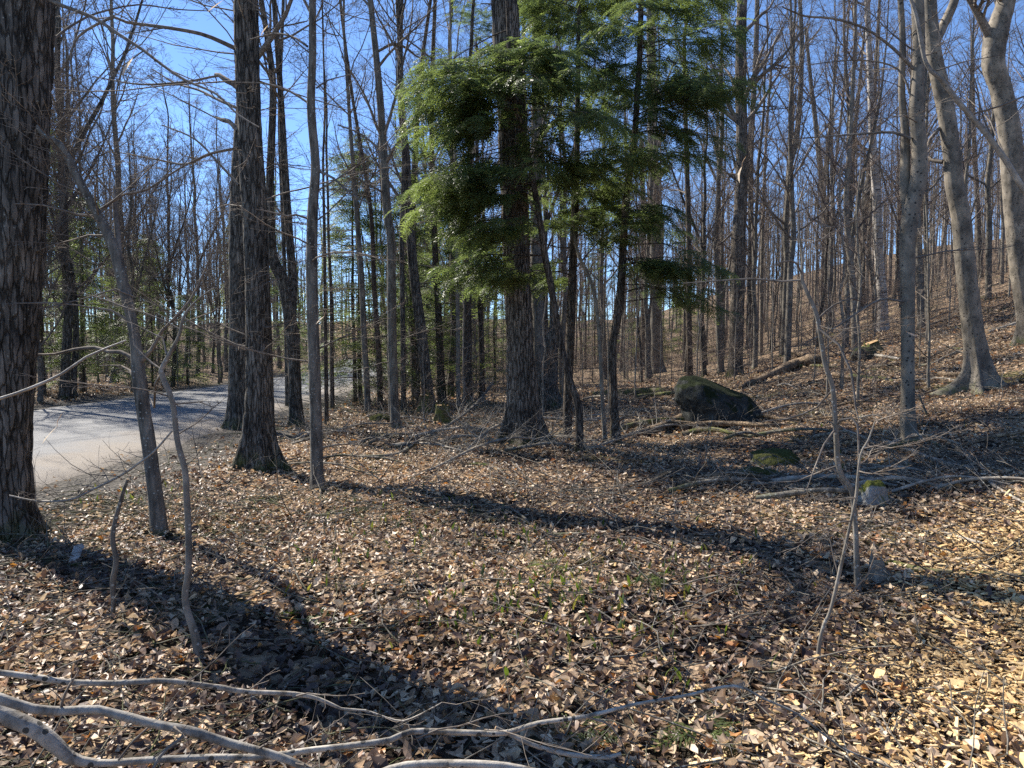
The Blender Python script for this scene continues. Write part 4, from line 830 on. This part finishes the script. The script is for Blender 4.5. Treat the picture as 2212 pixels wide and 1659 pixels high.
def lying(name, label, cat, pts, mat, sides=10, lift=0.0, twigs=0, seed=1, ridges=.06, cap=True, tl=.35, free=None, knots=3, twig_mat=None, twr=.0012):
    """something long lying on the ground (traced where it lies), or held at real distances free=[...]"""
    r = rng_(seed); rows = []
    for i, a in enumerate(pts):
        if free is None:
            p = gp(a[0], a[1]); R = a[2] * px2m(p[1]) / 2; p[2] += R * .6 + (a[3] if len(a) > 3 else lift)
        else:
            D = free[i] if not isinstance(free, (int, float)) else free; p = at(a[0], a[1], D); R = a[2] * px2m(D) / 2 * (.86 if D < 2.6 else 1)
        rows.append([*p, max(R, .0012)])
    LP = smooth_line(np.array(rows), .04 if np.max(np.array(rows)[:, 3]) < .04 else .08)
    mb = MB(); trunk_mesh(mb, LP, sides, ridges=ridges, seed=seed, freq=max(4, sides // 3), cap=cap, knots=knots)
    base = LP[0, :3].copy(); base[2] = float(G(base[0], base[1]))
    if twigs:
        cr = MB(); s_ = np.linspace(0, len(LP) - 1, 9).astype(int); P = LP[None, s_, :3]; R = LP[None, s_, 3]
        p, d, L, Rc = kids(r, P, R, twigs, (30, 70), 1, .4, tmin=.1); d[:, 2] = np.abs(d[:, 2]) * .7; L = tl * r.uniform(.4, 1.3, len(L)); Rc = np.clip(Rc, twr, .008)
        P, R = lines(r, p, d, L, Rc, 6, .12, .0, .3); cr.tubes(P, R, 4); bush_out(r, cr, P, R, [(4, (30, 60), .5, .6, 4, .12, 0, 3, 0)], rmin=twr * .8)
        root = empty(name, base, label, cat); mb.build('limb', mat, root, base); cr.build('twigs', twig_mat or M['twig'], root, base); return root
    o = mb.build(name, mat, None, base); o.location = base; return tag(o, label, cat)
# near fallen limbs along the bottom
lying('fallen_limb', 'upper smooth grey limb crossing the lower left corner and thinning to a fork', 'limb',
      [(-60, 1447, 17), (0, 1453, 16), (71, 1462, 16), (142, 1473, 16), (248, 1476, 15), (354, 1471, 14), (460, 1483, 14), (531, 1494, 13), (637, 1499, 12), (690, 1510, 10), (737, 1531, 7), (790, 1535, 5), (854, 1556, 5), (889, 1552, 4), (956, 1517, 2.5)], M['nearlimb'], sides=16, free=[2.35, 2.35, 2.36, 2.38, 2.4, 2.42, 2.45, 2.47, 2.5, 2.5, 2.5, 2.5, 2.48, 2.47, 2.45], twigs=7, seed=61, tl=.3, knots=14, ridges=.12)
lying('fallen_limb', 'sinuous pale limb running down to the bottom edge across the other limbs', 'limb',
      [(-70, 1490, 26), (0, 1508, 26), (71, 1531, 25), (142, 1536, 24), (212, 1533, 24), (283, 1552, 23), (354, 1568, 23), (407, 1578, 24), (496, 1606, 23), (602, 1634, 21), (673, 1666, 20), (760, 1710, 18)], M['nearlimb'], sides=18, free=[1.95, 1.95, 1.96, 1.98, 2.0, 2.0, 2.0, 2.0, 2.0, 2.0, 2.0, 2.0], seed=62, knots=18, ridges=.13, twigs=4, tl=.12)
lying('fallen_limb', 'long grey limb rising from the bottom left and spanning to the wood chips', 'limb',
      [(-60, 1505, 46), (0, 1542, 44), (71, 1574, 40), (117, 1609, 38), (149, 1637, 32), (212, 1649, 20), (319, 1642, 19), (460, 1636, 18), (566, 1635, 18), (673, 1620, 17), (737, 1613, 17), (843, 1598, 16), (889, 1580, 16), (1003, 1582, 15), (1091, 1583, 14), (1162, 1562, 12), (1268, 1547, 11), (1374, 1521, 9), (1475, 1504, 8), (1585, 1482, 7), (1652, 1510, 6), (1723, 1542, 6), (1776, 1584, 5.5), (1829, 1620, 5), (1917, 1655, 4), (2000, 1690, 3)],
      M['nearlimb'], sides=18, free=[2.05, 2.05, 2.06, 2.07, 2.08, 2.1, 2.13, 2.15, 2.15, 2.15, 2.15, 2.17, 2.2, 2.22, 2.25, 2.28, 2.3, 2.32, 2.35, 2.38, 2.35, 2.32, 2.3, 2.28, 2.25, 2.2], seed=63, knots=20, twigs=9, tl=.4, ridges=.13)
lying('fallen_limb', 'short curved grey limb under the long one, bent at its right end', 'limb',
      [(1070, 1572, 10), (1105, 1588, 11), (1162, 1613, 12), (1233, 1630, 12), (1317, 1636, 12), (1342, 1628, 9)], M['nearlimb'], sides=12, free=2.42, seed=64, twigs=4, tl=.2)
lying('fallen_limb', 'pale limb just arching into view at the bottom edge', 'limb',
      [(760, 1700, 18), (843, 1661, 19), (914, 1650, 20), (1020, 1650, 20), (1100, 1656, 19), (1190, 1675, 17)], M['nearlimb'], sides=14, free=1.9, seed=65)
lying('side_branch', 'short lichened side stick slanting between the sinuous limb and the bottom edge', 'stick', [(406, 1580, 12), (385, 1600, 9), (362, 1617, 9), (343, 1637, 9), (328, 1668, 8)], M['limb2'], sides=10, free=[2.0, 1.98, 1.96, 1.94, 1.92], seed=66)
lying('side_branch', 'forked twiggy stick below the long limb near the bottom centre', 'stick', [(1268, 1549, 6), (1300, 1558, 5), (1317, 1567, 5), (1339, 1595, 4), (1350, 1620, 2)], M['limb'], sides=8, free=[2.3, 2.3, 2.3, 2.32, 2.33], seed=67, twigs=3, tl=.15)
lying('fallen_stick', 'lichened stick lying in the wood chips at the lower right', 'stick', [(1836, 1460, 11), (1857, 1496, 15), (1882, 1542, 17), (1900, 1584, 18), (1921, 1623, 20), (1945, 1672, 21)], M['limb2'], sides=14, seed=68, knots=5)
lying('fallen_stick', 'small pale twig lying across the lichened stick', 'stick', [(1824, 1526, 5, .03), (1860, 1510, 6, .06), (1886, 1494, 5, .04)], M['limb'], sides=7, seed=69)
lying('fallen_log', 'cut dark log lying at the right edge above the wood chips', 'log', [(1914, 1218, 15), (1988, 1236, 15), (2060, 1243, 15), (2112, 1248, 16), (2230, 1254, 17)], M['mosslog'], sides=16, seed=70)
lying('fallen_branch', 'long grey-green branch lying by the foot of the S-bend beech', 'branch', [(1908, 958, 10), (1958, 978, 12), (2008, 997, 11), (2075, 1016, 10), (2125, 1022, 9), (2137, 1048, 8), (2168, 1070, 7), (2215, 1095, 6)], M['limb'], sides=12, seed=71, twigs=6, lift=.02)
lying('fallen_stick', 'long dark stick half buried in the leaves across the middle foreground', 'stick', [(1162, 1160, 8), (1268, 1158, 10), (1339, 1168, 9), (1420, 1172, 8), (1475, 1174, 9), (1617, 1188, 9), (1680, 1192, 6)], M['grey'], sides=9, seed=72)
lying('fallen_branch', 'big twiggy fallen branch slanting up toward the brush pile by the massive trunk', 'branch', [(757, 993, 13), (854, 987, 12), (897, 967, 9, .05), (970, 935, 7, .15), (1027, 905, 6, .35), (1064, 870, 5, .6)], M['grey'], sides=12, seed=73, twigs=24, twig_mat=M['limb2'], tl=1.0, twr=.003)
lying('fallen_branch', 'pale arching branch lying across the mossy foot of the massive trunk', 'branch', [(1000, 985, 5), (1030, 968, 6, .12), (1070, 950, 7, .22), (1130, 935, 7, .28), (1185, 932, 7, .25), (1237, 930, 6, .2), (1290, 925, 5, .15)], M['limb'], sides=9, seed=74, twigs=24, twig_mat=M['limb2'], tl=.7, twr=.003)
lying('fallen_branch', 'thin twiggy branch lying in front of the massive trunk foot', 'branch', [(900, 1030, 5), (960, 1010, 6, .05), (1040, 985, 6, .15), (1110, 975, 5, .2), (1180, 965, 3, .1)], M['limb2'], sides=8, seed=75, twigs=24, twig_mat=M['limb2'], tl=.6, twr=.003)
lying('fallen_branch', 'low twiggy branch between the hemlock stems and the boulder', 'branch', [(1240, 985, 7), (1300, 970, 7, .05), (1380, 945, 7, .1), (1450, 925, 5, .15)], M['limb2'], sides=8, seed=76, twigs=24, twig_mat=M['limb2'], tl=.8, twr=.003)
lying('fallen_branch', 'thin straggling branch hanging low behind the left saplings', 'branch', [(372, 931, 4), (333, 975, 4.5), (300, 1001, 5), (260, 1028, 5), (200, 1058, 5), (150, 1080, 5), (80, 1082, 4), (20, 1070, 3)], M['limb'], sides=7, free=[5.0, 5.0, 5.0, 5.05, 5.1, 5.1, 5.1, 5.1], seed=77, twigs=14, tl=.35, twr=.0018)
lying('fallen_log', 'mossy log lying level behind the hemlock stems', 'log', [(1277, 858, 14), (1330, 854, 17), (1390, 852, 18), (1437, 850, 16)], M['mosslog'], sides=14, seed=78)
lying('broken_log', 'broken log with a splintered end in front of the large boulder', 'log', [(1380, 945, 22), (1440, 928, 22, .03), (1490, 912, 23, .1), (1530, 897, 24, .18), (1556, 886, 18, .25)], M['dead'], sides=14, seed=79, ridges=.16)
lying('rotten_log', 'rotten reddish log with a torn root end above the large boulder', 'log', [(1598, 842, 12), (1662, 816, 17), (1715, 797, 24, .05), (1760, 790, 28, .08), (1785, 785, 16, .05)], M['dead'], sides=16, seed=80, ridges=.3)
lying('fallen_branch', 'torn root splinter jutting left from the rotten log', 'root', [(1716, 768, 9, .1), (1740, 778, 14, .1), (1775, 788, 14, .05)], M['dead'], sides=9, seed=81, ridges=.3)
lying('fallen_pole', 'pale straight pole lying on the slope left of the S-bend beech', 'pole', [(1842, 773, 7, .05), (1890, 773, 7, .05), (1945, 778, 7)], M['limb'], sides=9, seed=82)
lying('fallen_branch', 'dark crooked branch on the slope between the two smooth beeches', 'branch', [(1978, 792, 6), (2012, 788, 6), (2040, 775, 7), (2078, 758, 7)], M['grey'], sides=9, seed=83, twigs=6, tl=.6, twr=.003)
lying('fallen_log', 'short pale log lying on the slope right of the leaning beech', 'log', [(2134, 722, 9), (2165, 712, 10), (2200, 702, 11)], M['limb2'], sides=10, seed=84)
lying('fallen_stick', 'stick propped upright against the leaves right of the S-bend beech', 'stick', [(2022, 950, 6), (2010, 915, 6), (1998, 885, 5), (1984, 850, 4)], M['grey'], sides=7, free=11.0, seed=85)
lying('fallen_stick', 'crooked dead stick curling over the shaded leaves right of the slim sapling', 'stick', [(430, 1318, 13), (445, 1290, 11), (465, 1272, 10, .03), (495, 1266, 9, .05), (520, 1276, 6, .03)], M['dead'], sides=10, seed=86)
r_ = rng_(404); SL = ['bottom left', 'middle', 'right']
EXTRA = [('thin brown stick in the leaves left of the mossy flat rocks', [(1430, 1075, 5), (1500, 1062, 6), (1590, 1050, 5)]), ('long thin stick running toward the cut log at right', [(1840, 1128, 6), (1930, 1136, 8), (2040, 1158, 9), (2120, 1180, 8), (2212, 1195, 7)]),
         ('dark stick in the shade at the foot of the forked tree', [(640, 1010, 5), (700, 1045, 6), (760, 1040, 5)]), ('slender twig arched over the leaves in the centre foreground', [(1040, 1120, 4), (1090, 1112, 5, .06), (1130, 1130, 5, .05), (1160, 1160, 4)]),
         ('curved pale stick in front of the large boulder', [(1560, 938, 7), (1590, 928, 7, .02), (1625, 934, 6)]), ('two-kneed dark branch in the shade below the leaning beech', [(1990, 880, 5), (2060, 870, 6), (2140, 875, 5)]),
         ('brown stick lying along the leaves below the moss-topped rocks', [(1560, 1110, 6), (1640, 1090, 7), (1720, 1085, 5)]), ('straight thin stick low at the right in the wood chips', [(2010, 1330, 4), (2060, 1345, 5), (2150, 1372, 4)]),
         ('thin dark stick across the lower middle leaves', [(1290, 1455, 5), (1370, 1468, 7), (1450, 1490, 7), (1530, 1510, 6)]), ('long thin reddish twig in the chips at the bottom right', [(1480, 1508, 5), (1560, 1530, 6), (1660, 1560, 6), (1740, 1580, 5), (1830, 1615, 4)])]
for i, (lb, q) in enumerate(EXTRA): lying('fallen_stick', lb, 'stick', q, M[['grey', 'limb2', 'dead'][i % 3]], sides=8, seed=500 + i, lift=.008)
def brush():
    r = rng_(606)
    def some(n, label, cat, group, box, wr, tw, tl, mats, name='fallen_branch', Lr=(60, 220)):
        L_ = []
        for i in range(n):
            x0 = r.uniform(box[0], box[1]); y0 = r.uniform(box[2], box[3]); a = r.normal(0, .22) ; L = r.uniform(*Lr) * (y0 - 690) / 250; m = 5; w0 = r.uniform(*wr) * (y0 - 690) / 250
            q = []
            yy = y0
            for k in range(m):
                yy += r.normal(0, 3) + a * L / m * .5; q.append((x0 + L * k / (m - 1), max(y0 - 40, yy), w0 * (1 - .5 * k / (m - 1)), (.02 + .10 * math.sin(math.pi * k / (m - 1))) * (1 if tw else 0)))
            if r.random() < .5: q = q[::-1]
            o = lying(name, label, cat, q, mats[i % len(mats)], sides=8, seed=700 + i + int(box[0]), twigs=tw, tl=tl, twr=.0028, twig_mat=M['limb2'], ridges=.12); tag(o, group=group); L_.append((q[0][0], i, o))
        num = 'leftmost,second,third,fourth,fifth,sixth,seventh,eighth,ninth,tenth,eleventh,twelfth,thirteenth,fourteenth,fifteenth,sixteenth,seventeenth,eighteenth,nineteenth,twentieth,twenty-first,twenty-second,twenty-third,twenty-fourth,twenty-fifth,rightmost'.split(',')
        for j, (_, _, o) in enumerate(sorted(L_, key=lambda a: a[:2])): o['label'] = label + (', rightmost' if j == n - 1 else ', leftmost' if j == 0 else ', %s from the left' % num[j])
    some(16, 'twiggy branch in the tangle at the massive trunk foot', 'branch', 'brush around the massive trunk', (820, 1260, 865, 985), (4, 8), 16, .7, [M['limb2'], M['grey'], M['limb']])
    some(12, 'twiggy branch lying between road trunks and tangle', 'branch', 'branches near the road trunks', (610, 800, 900, 1000), (4, 7), 10, .5, [M['grey'], M['limb2']])
    some(26, 'weathered branch lying on the leafy slope', 'branch', 'branches on the slope', (1380, 2120, 775, 1090), (5, 10), 4, .45, [M['limb2'], M['dead'], M['grey'], M['limb']])
    some(7, 'splintered grey log by the dark boulder', 'log', 'logs beside the boulder', (1320, 1640, 850, 945), (12, 20), 4, .4, [M['dead'], M['mosslog']], name='fallen_log', Lr=(120, 260))
    some(9, 'old log half sunk in the upper slope', 'log', 'sunken logs on the slope', (1480, 2100, 745, 860), (16, 26), 0, 0, [M['mosslog'], M['dead']], name='fallen_log', Lr=(160, 340))
brush()
# the near branch with budding tip at left and the one at right
lying('leafless_branch', 'bright bare branch tip reaching in from the left edge at mid height', 'branch', [(-80, 880, 9), (0, 861, 8), (67, 838, 8), (133, 808, 7), (187, 771, 6.5), (233, 751, 6), (273, 735, 4)], M['limb'], sides=10, free=[1.9, 1.92, 1.94, 1.96, 1.98, 2, 2.02], seed=87, knots=9)
lying('leafless_branch', 'long near bough sweeping down past the beeches at upper right', 'branch', [(1940, -60, 6), (1975, 20, 7), (2000, 135, 8), (2035, 173, 9), (2068, 217, 10), (2125, 283, 11), (2168, 340, 12), (2212, 410, 13), (2290, 520, 15)], M['limb'], sides=12, free=4.2, seed=88, knots=7, twigs=10, tl=.8, twr=.0016)
# stumps
def stump(label, px, py, wpx, hpx, mat, seed):
    b = gp(px, py); D = b[1]; R = wpx * px2m(D) / 2; h = hpx * px2m(D); r = rng_(seed)
    z = np.linspace(-.1, h, 9); LP = np.stack([b[0] + .1 * R * np.cumsum(r.normal(0, .5, 9)), np.full(9, D), b[2] + z, R * (1.15 - .3 * np.linspace(0, 1, 9))], 1)
    mb = MB(); trunk_mesh(mb, LP, 22, ridges=.22, flare=.5, seed=seed, freq=7, cap=True); V = mb.v[0].reshape(9, 22, 3)
    V[-1, :, 2] += r.normal(0, .18 * h, 22); V[-2, :, 2] += r.normal(0, .05 * h, 22)
    o = mb.build('stump', mat, None, b); o.location = b; return tag(o, label, 'stump')
stump('dark jagged stump left of the brown trunk behind the smooth grey tree', 918, 890, 34, 36, M['mosslog'], 1)
stump('short dark broken stump in front of the brown trunk', 955, 915, 32, 40, M['mosslog'], 2)
stump('small weathered grey stump beside the cut log at right', 1895, 1248, 34, 36, M['limb2'], 3)
stump('dark stump up the slope behind the pale pole', 1880, 765, 40, 24, M['mosslog'], 4)
# a slab of pale bark
def slab():
    b = gp(165, 1210); mb = MB(); r = rng_(5); n = 12; m = 6; V = []
    for i in range(n):
        for j in range(m):
            a = (j / (m - 1) - .5) * 1.7; V.append((math.sin(a) * .045 * (1 + .1 * r.normal()), i / (n - 1) * .26 + r.normal() * .004 - .13, .035 * math.cos(a) + .004 * r.normal()))
    V = np.array(V); i = np.arange(n - 1)[:, None] * m; j = np.arange(m - 1)[None]; q = np.stack([i + j, i + j + 1, i + j + m + 1, i + j + m], -1).reshape(-1, 4)
    mb.add(V, q); W = V - [0, 0, .008]; mb.add(W, q[:, ::-1]); e = []
    for a, b_ in [(k, k + m) for k in list(range(0, (n - 1) * m, m))] + [(k + m - 1, k + 2 * m - 1) for k in range(0, (n - 1) * m, m)] + [(k, k + 1) for k in range(m - 1)] + [((n - 1) * m + k, (n - 1) * m + k + 1) for k in range(m - 1)]: e.append((a, b_, b_ + n * m, a + n * m))
    mb.q.append(np.array(e)); o = mb.build('bark_slab', M['birch']); o.location = (b[0], b[1], b[2] + .03); o.rotation_euler = (.25, 0, rad(22)); tag(o, 'slab of pale bark lying in the shade by the nearest thick trunk', 'bark')
slab()

# ------------------------------------------------------------------ leaves and other small things
def leaf_templates():
    out = []
    def fan(outline, curl, bend, tw=0):
        V = [(0, 0, 0)] + [(x, y, 0) for x, y in outline]; V = np.array(V, float); m = len(outline)
        V[:, 2] = curl * np.abs(V[:, 1]) ** 1.3 + bend * V[:, 0] ** 2 + tw * V[:, 0] * V[:, 1]
        T = np.array([[0, 1 + i, 1 + (i + 1) % m] for i in range(m)]); out.append((V, T))
    ov = [(-.5, 0), (-.3, -.2), (0, -.29), (.28, -.18), (.5, 0), (.28, .18), (0, .29), (-.3, .2)]
    fan(ov, 1.1, .3); fan(ov, .4, -.7, .8); fan(ov, 1.8, -.4, -.5); fan(ov, -.9, .6, .5); fan(ov, .2, .2, -.9)
    mp = [(-.42, 0), (-.30, -.18), (-.28, -.38), (-.02, -.34), (.12, -.46), (.26, -.27), (.5, -.05), (.3, .2), (.2, .44), (-.02, .32), (-.3, .38), (-.28, .14)]
    m2 = [(x * .8, y * .8) for x, y in mp]; fan(m2, .9, .2, .4); fan(m2, -.7, .9, -.6); fan(m2, 1.5, -.9, .2)
    return out
def scatter(mb, r, tpl, x, y, z, size, tilt, tint, wid=None):
    n = len(x); w_ = r.integers(0, len(tpl), n); yaw = r.uniform(0, 6.283, n); ax = r.uniform(0, 6.283, n)
    cy, sy = np.cos(yaw), np.sin(yaw); ux, uy = np.cos(ax), np.sin(ax); ct, st = np.cos(tilt), np.sin(tilt)
    # rotation about a level axis (ux, uy, 0) by tilt, after yaw
    Rm = np.zeros((n, 3, 3)); Rm[:, 0, 0] = ct + ux * ux * (1 - ct); Rm[:, 0, 1] = ux * uy * (1 - ct); Rm[:, 0, 2] = uy * st
    Rm[:, 1, 0] = ux * uy * (1 - ct); Rm[:, 1, 1] = ct + uy * uy * (1 - ct); Rm[:, 1, 2] = -ux * st; Rm[:, 2, 0] = -uy * st; Rm[:, 2, 1] = ux * st; Rm[:, 2, 2] = ct
    Yw = np.zeros((n, 3, 3)); Yw[:, 0, 0] = cy; Yw[:, 0, 1] = -sy; Yw[:, 1, 0] = sy; Yw[:, 1, 1] = cy; Yw[:, 2, 2] = 1
    A = np.einsum('nij,njk->nik', Rm, Yw); pos = np.stack([x, y, z], 1)
    for k in range(len(tpl)):
        s = w_ == k
        if not s.any(): continue
        V, T = tpl[k]; m = len(V); W = V[None] * size[s][:, None, None]
        if wid is not None: W = W * np.stack([np.ones(s.sum()), wid[s], wid[s]], 1)[:, None]
        W = np.einsum('nij,nmj->nmi', A[s], W) + pos[s][:, None]
        zlow = W[:, :, 2].min(1) - (z[s] - .012); W[:, :, 2] -= np.minimum(zlow, 0)[:, None] * .8
        mb.add(W, None, (T[None] + (np.arange(s.sum()) * m)[:, None, None]), tint=np.repeat(tint[s], m))
def chip_field(x, y):
    """where the wood chips lie: 0..1"""
    px = CX + FPX * x / np.maximum(y, .1); 
    return sstep(-.2, 1.3, x - 1.0 - 1.0 * (y - 3.3) * (y > 3.3) + .8 * (vnoise(x * 1.5, y * 1.5) - .5)) * sstep(6.3, 5.2, y)
def litter():
    r = rng_(7); mb = MB(); tp = leaf_templates()
    for (a, b, dens, s0) in ((1.2, 4.5, 1150, .053), (4.5, 8, 900, .050), (8, 13, 460, .055), (13, 20, 150, .078), (20, 34, 55, .095)):
        area = .80 * (b * b - a * a); n = int(area * dens); y = np.sqrt(r.uniform(a * a, b * b, n)); x = r.uniform(-.8, .8, n) * y
        dr = x - road_c(y); cl = vnoise(x * 1.7 + 3, y * 1.7); keep = ((dr > 4.9 + r.normal(0, .5, n)) | (dr < -4.6)) & (r.random(n) < .5 + .8 * cl); keep |= (dr > 3.0) & (dr < 4.2) & (r.random(n) < .04)
        ch = chip_field(x, y); keep &= r.random(n) > ch * .93
        x, y = x[keep], y[keep]; n = len(x)
        tilt = np.abs(r.normal(0, .40, n)) + (r.random(n) < .12) * r.uniform(.3, 1.0, n)
        cc = vnoise(x * .8 + 60, y * .8 + 20)
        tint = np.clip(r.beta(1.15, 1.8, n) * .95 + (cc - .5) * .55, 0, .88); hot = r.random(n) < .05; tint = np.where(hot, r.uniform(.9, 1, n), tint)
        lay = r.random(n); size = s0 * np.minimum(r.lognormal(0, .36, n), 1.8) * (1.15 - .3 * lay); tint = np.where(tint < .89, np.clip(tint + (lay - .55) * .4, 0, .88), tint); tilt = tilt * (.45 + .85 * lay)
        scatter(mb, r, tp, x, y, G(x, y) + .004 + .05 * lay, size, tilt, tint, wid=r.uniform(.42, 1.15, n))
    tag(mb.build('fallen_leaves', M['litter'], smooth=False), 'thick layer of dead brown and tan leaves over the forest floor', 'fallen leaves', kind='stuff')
    # wood chips
    mb = MB(); n = 85000; y = np.sqrt(r.uniform(1.6 ** 2, 7.6 ** 2, n)); x = r.uniform(-.1, .85, n) * y; k = r.random(n) < (chip_field(x, y) * .95 + .015 * (x > 0)); x, y = x[k], y[k]; n = len(x)
    c = np.array([(sx * .5, sy * .26, sz * .07) for sx in (-1, 1) for sy in (-1, 1) for sz in (-1, 1)], float); c2 = c.copy(); c2[4:, 1] *= .5; c2[:4, 2] *= .6; c3 = c.copy(); c3[4:, 0] *= .75; c3[[1, 5], 0] += .2
    F = np.array([(0, 1, 3), (0, 3, 2), (4, 6, 7), (4, 7, 5), (0, 4, 5), (0, 5, 1), (2, 3, 7), (2, 7, 6), (0, 2, 6), (0, 6, 4), (1, 5, 7), (1, 7, 3)])
    long_ = r.random(n) < .10; size = .024 * r.lognormal(0, .35, n) * np.where(long_, 2.2, 1)
    scatter(mb, r, [(c, F), (c2, F), (c3, F)], x, y, G(x, y) + .008 + .035 * r.random(n), size, np.abs(r.normal(0, .45, n)), np.clip(r.normal(.55, .27, n), 0, 1), wid=np.where(long_, .35, r.uniform(.7, 1.5, n)))
    tag(mb.build('wood_chips', M['chips'], smooth=False), 'fresh yellow wood chips spread over the lower right ground', 'wood chips', kind='stuff')
    # broken twigs lying about
    mb = MB(); n = 5600; y = np.sqrt(r.uniform(1.5 ** 2, 24 ** 2, n)); y = np.where(r.random(n) < .45, np.sqrt(r.uniform(2.25, 64, n)), y); x = r.uniform(-.8, .8, n) * y; dr = x - road_c(y); k = (dr > 4.2) | (dr < -4.5); x, y = x[k], y[k]; n = len(x)
    a = r.uniform(0, 6.28, n); d = np.stack([np.cos(a), np.sin(a), r.normal(.06, .1, n)], 1); P, R = lines(r, np.stack([x, y, G(x, y) + .015 + .02 * r.random(n)], 1), d, r.uniform(.08, .75, n) * (1 + (y > 7)), r.uniform(.0012, .0045, n) * (1 + y * .09), 6, .2, -.01, .4)
    P[:, :, 2] = np.maximum(P[:, :, 2], G(P[:, :, 0], P[:, :, 1]) + .012); mb.tubes(P, R, 4)
    p, d, L, Rc = kids(r, P[::2], R[::2], 2, (30, 60), .5, .7); P, R = lines(r, p, d, L, Rc, 4, .12, .0, .4); mb.tubes(P, R, 3)
    tag(mb.build('twig_litter', M['grey']), 'broken twigs strewn over the leaves', 'twigs', kind='stuff')
    # green shoots
    mb = MB(); xs, ys = [], []
    for (px, py, sx, sy, m) in ((1330, 1290, 260, 60, 150), (1100, 1300, 200, 60, 90), (900, 1120, 220, 50, 130), (1150, 1170, 240, 40, 90), (1000, 1330, 200, 80, 70), (1500, 1230, 150, 60, 60), (330, 1080, 120, 15, 60), (1350, 1420, 250, 80, 50), (1700, 900, 160, 40, 70), (700, 1230, 120, 60, 40), (1900, 1000, 150, 40, 40)):
        for _ in range(int(m * .7)):
            q = gp(px + r.normal() * sx * .6, min(1640, py + r.normal() * sy * .7)); xs.append(q[0]); ys.append(q[1])
    x = np.array(xs); y = np.array(ys); n = len(x); a = r.uniform(0, 6.28, n); h = r.uniform(.035, .10, n); k = 5; s = np.linspace(0, 1, k)
    lean = r.uniform(.1, .6, n); cx_ = np.cos(a) * lean; sy_ = np.sin(a) * lean; w_ = h * r.uniform(.09, .15, n)
    ctr = np.stack([x[:, None] + cx_[:, None] * h[:, None] * s ** 2, y[:, None] + sy_[:, None] * h[:, None] * s ** 2, (G(x, y) + .01)[:, None] + h[:, None] * s], -1)
    prof = np.array([.35, .8, 1, .7, .02]); az = r.uniform(0, 3.14, n); sd2 = np.stack([np.cos(az), np.sin(az), 0 * az], 1)
    V = np.stack([ctr - sd2[:, None] * (w_[:, None] * prof)[..., None], ctr + np.array([0, 0, 0]) + np.stack([-np.sin(az), np.cos(az), 0 * az], 1)[:, None] * (w_[:, None] * prof * .35)[..., None], ctr + sd2[:, None] * (w_[:, None] * prof)[..., None]], 2)
    i = np.arange(n)[:, None, None] * k * 3; j = np.arange(k - 1)[None, :, None] * 3; b = np.arange(2)[None, None]
    mb.add(V, np.stack([i + j + b, i + j + b + 1, i + j + b + 4, i + j + b + 3], -1), tint=np.repeat(r.random(n) ** 1.3, k * 3))
    tag(mb.build('green_shoots', M['shoot']), 'small green spring shoots poking up through the dead leaves', 'shoots', kind='stuff')
litter()
def ferns():
    r = rng_(17)
    for i, (px, py, lb) in enumerate([(582, 1085, 'yellow-green hemlock sprig lying in the sunny leaves left of centre'), (1440, 1262, 'dark green hemlock sprig among the shoots right of centre'), (1190, 1232, 'small green sprig lying in the middle leaves'), (1250, 1600, 'green sprig under the long limb at the bottom'), (660, 1345, 'faded sprig in the leaves below the slim grey trunk'), (1520, 1600, 'dark sprig beneath the limb at the bottom right'), (1030, 1010, 'mossy green sprig at the foot of the massive trunk')]):
        b = gp(px, py); mb = MB(); n = 7; a = r.uniform(0, 6.28, n); d = np.stack([np.cos(a), np.sin(a), np.full(n, .15)], 1)
        place_sprays(r, mb, np.zeros((n, 3)) + [0, 0, .04] + d * .03, d, r.uniform(.35, .6, n), SPR); o = mb.build('hemlock_sprig', M['shoot'] if i in (0, 4) else M['needle']); o.location = b; tag(o, lb, 'sprig')
ferns()
# pale leaves still hanging
def hang():
    r = rng_(19); V, T = leaf_templates()[1]
    for i, (px, py, s, D, a, lb) in enumerate([(155, 28, .20, 5.9, 2.7, 'pale curled leaf hanging at the top beside the nearest trunk'), (273, 146, .17, 5.6, 2.1, 'pale leaf hanging in the sky halfway between nearest trunk and dark pair'), (463, 14, .17, 6.0, 2.5, 'pale leaf hanging at the top edge left of the dark pair'), (570, 66, .15, 7.6, 2.2, 'pale leaf hanging before the dark pair at the top'), (690, 692, .12, 7.0, 2.4, 'pale leaf clinging to the slim grey trunk'),
                                                (1597, 378, .14, 6.0, 1.7, 'tan leaf hanging before the tall brown trunk on the slope'), (105, 940, .15, 4.5, 2.3, 'pale leaf hanging in front of the road at left'), (1970, 722, .10, 5.5, .3, 'narrow tan leaf held level before the S-bend beech')]):
        p = at(px, py, D); mb = MB(); W = V * [1, .75, .8] * s; W[:, 2] = W[:, 2] * .6; c, sn = math.cos(a), math.sin(a)
        Q = np.stack([W[:, 0] * c - W[:, 2] * sn, W[:, 1] * .9 + W[:, 2] * .3, -(W[:, 0] * sn) + W[:, 1] * .55], 1); mb.add(Q, None, T, tint=r.random())
        st = np.array([[Q[1] , Q[1] + [.0, 0, .03], Q[1] + [.03, .0, .08]]]); mb.tubes(st, np.full((1, 3), .0016), 4)
        o = mb.build('hanging_leaf', M['hangleaf']); o.location = p; tag(o, lb, 'leaf')
hang()
# prototypes never placed are removed
for L in PROTOS.values():
    for o in L:
        if o.name not in USED:
            for ch in list(o.children): bpy.data.objects.remove(ch)
            bpy.data.objects.remove(o)
for o in list(COL.objects):
    if 'hh' in o: del o['hh']
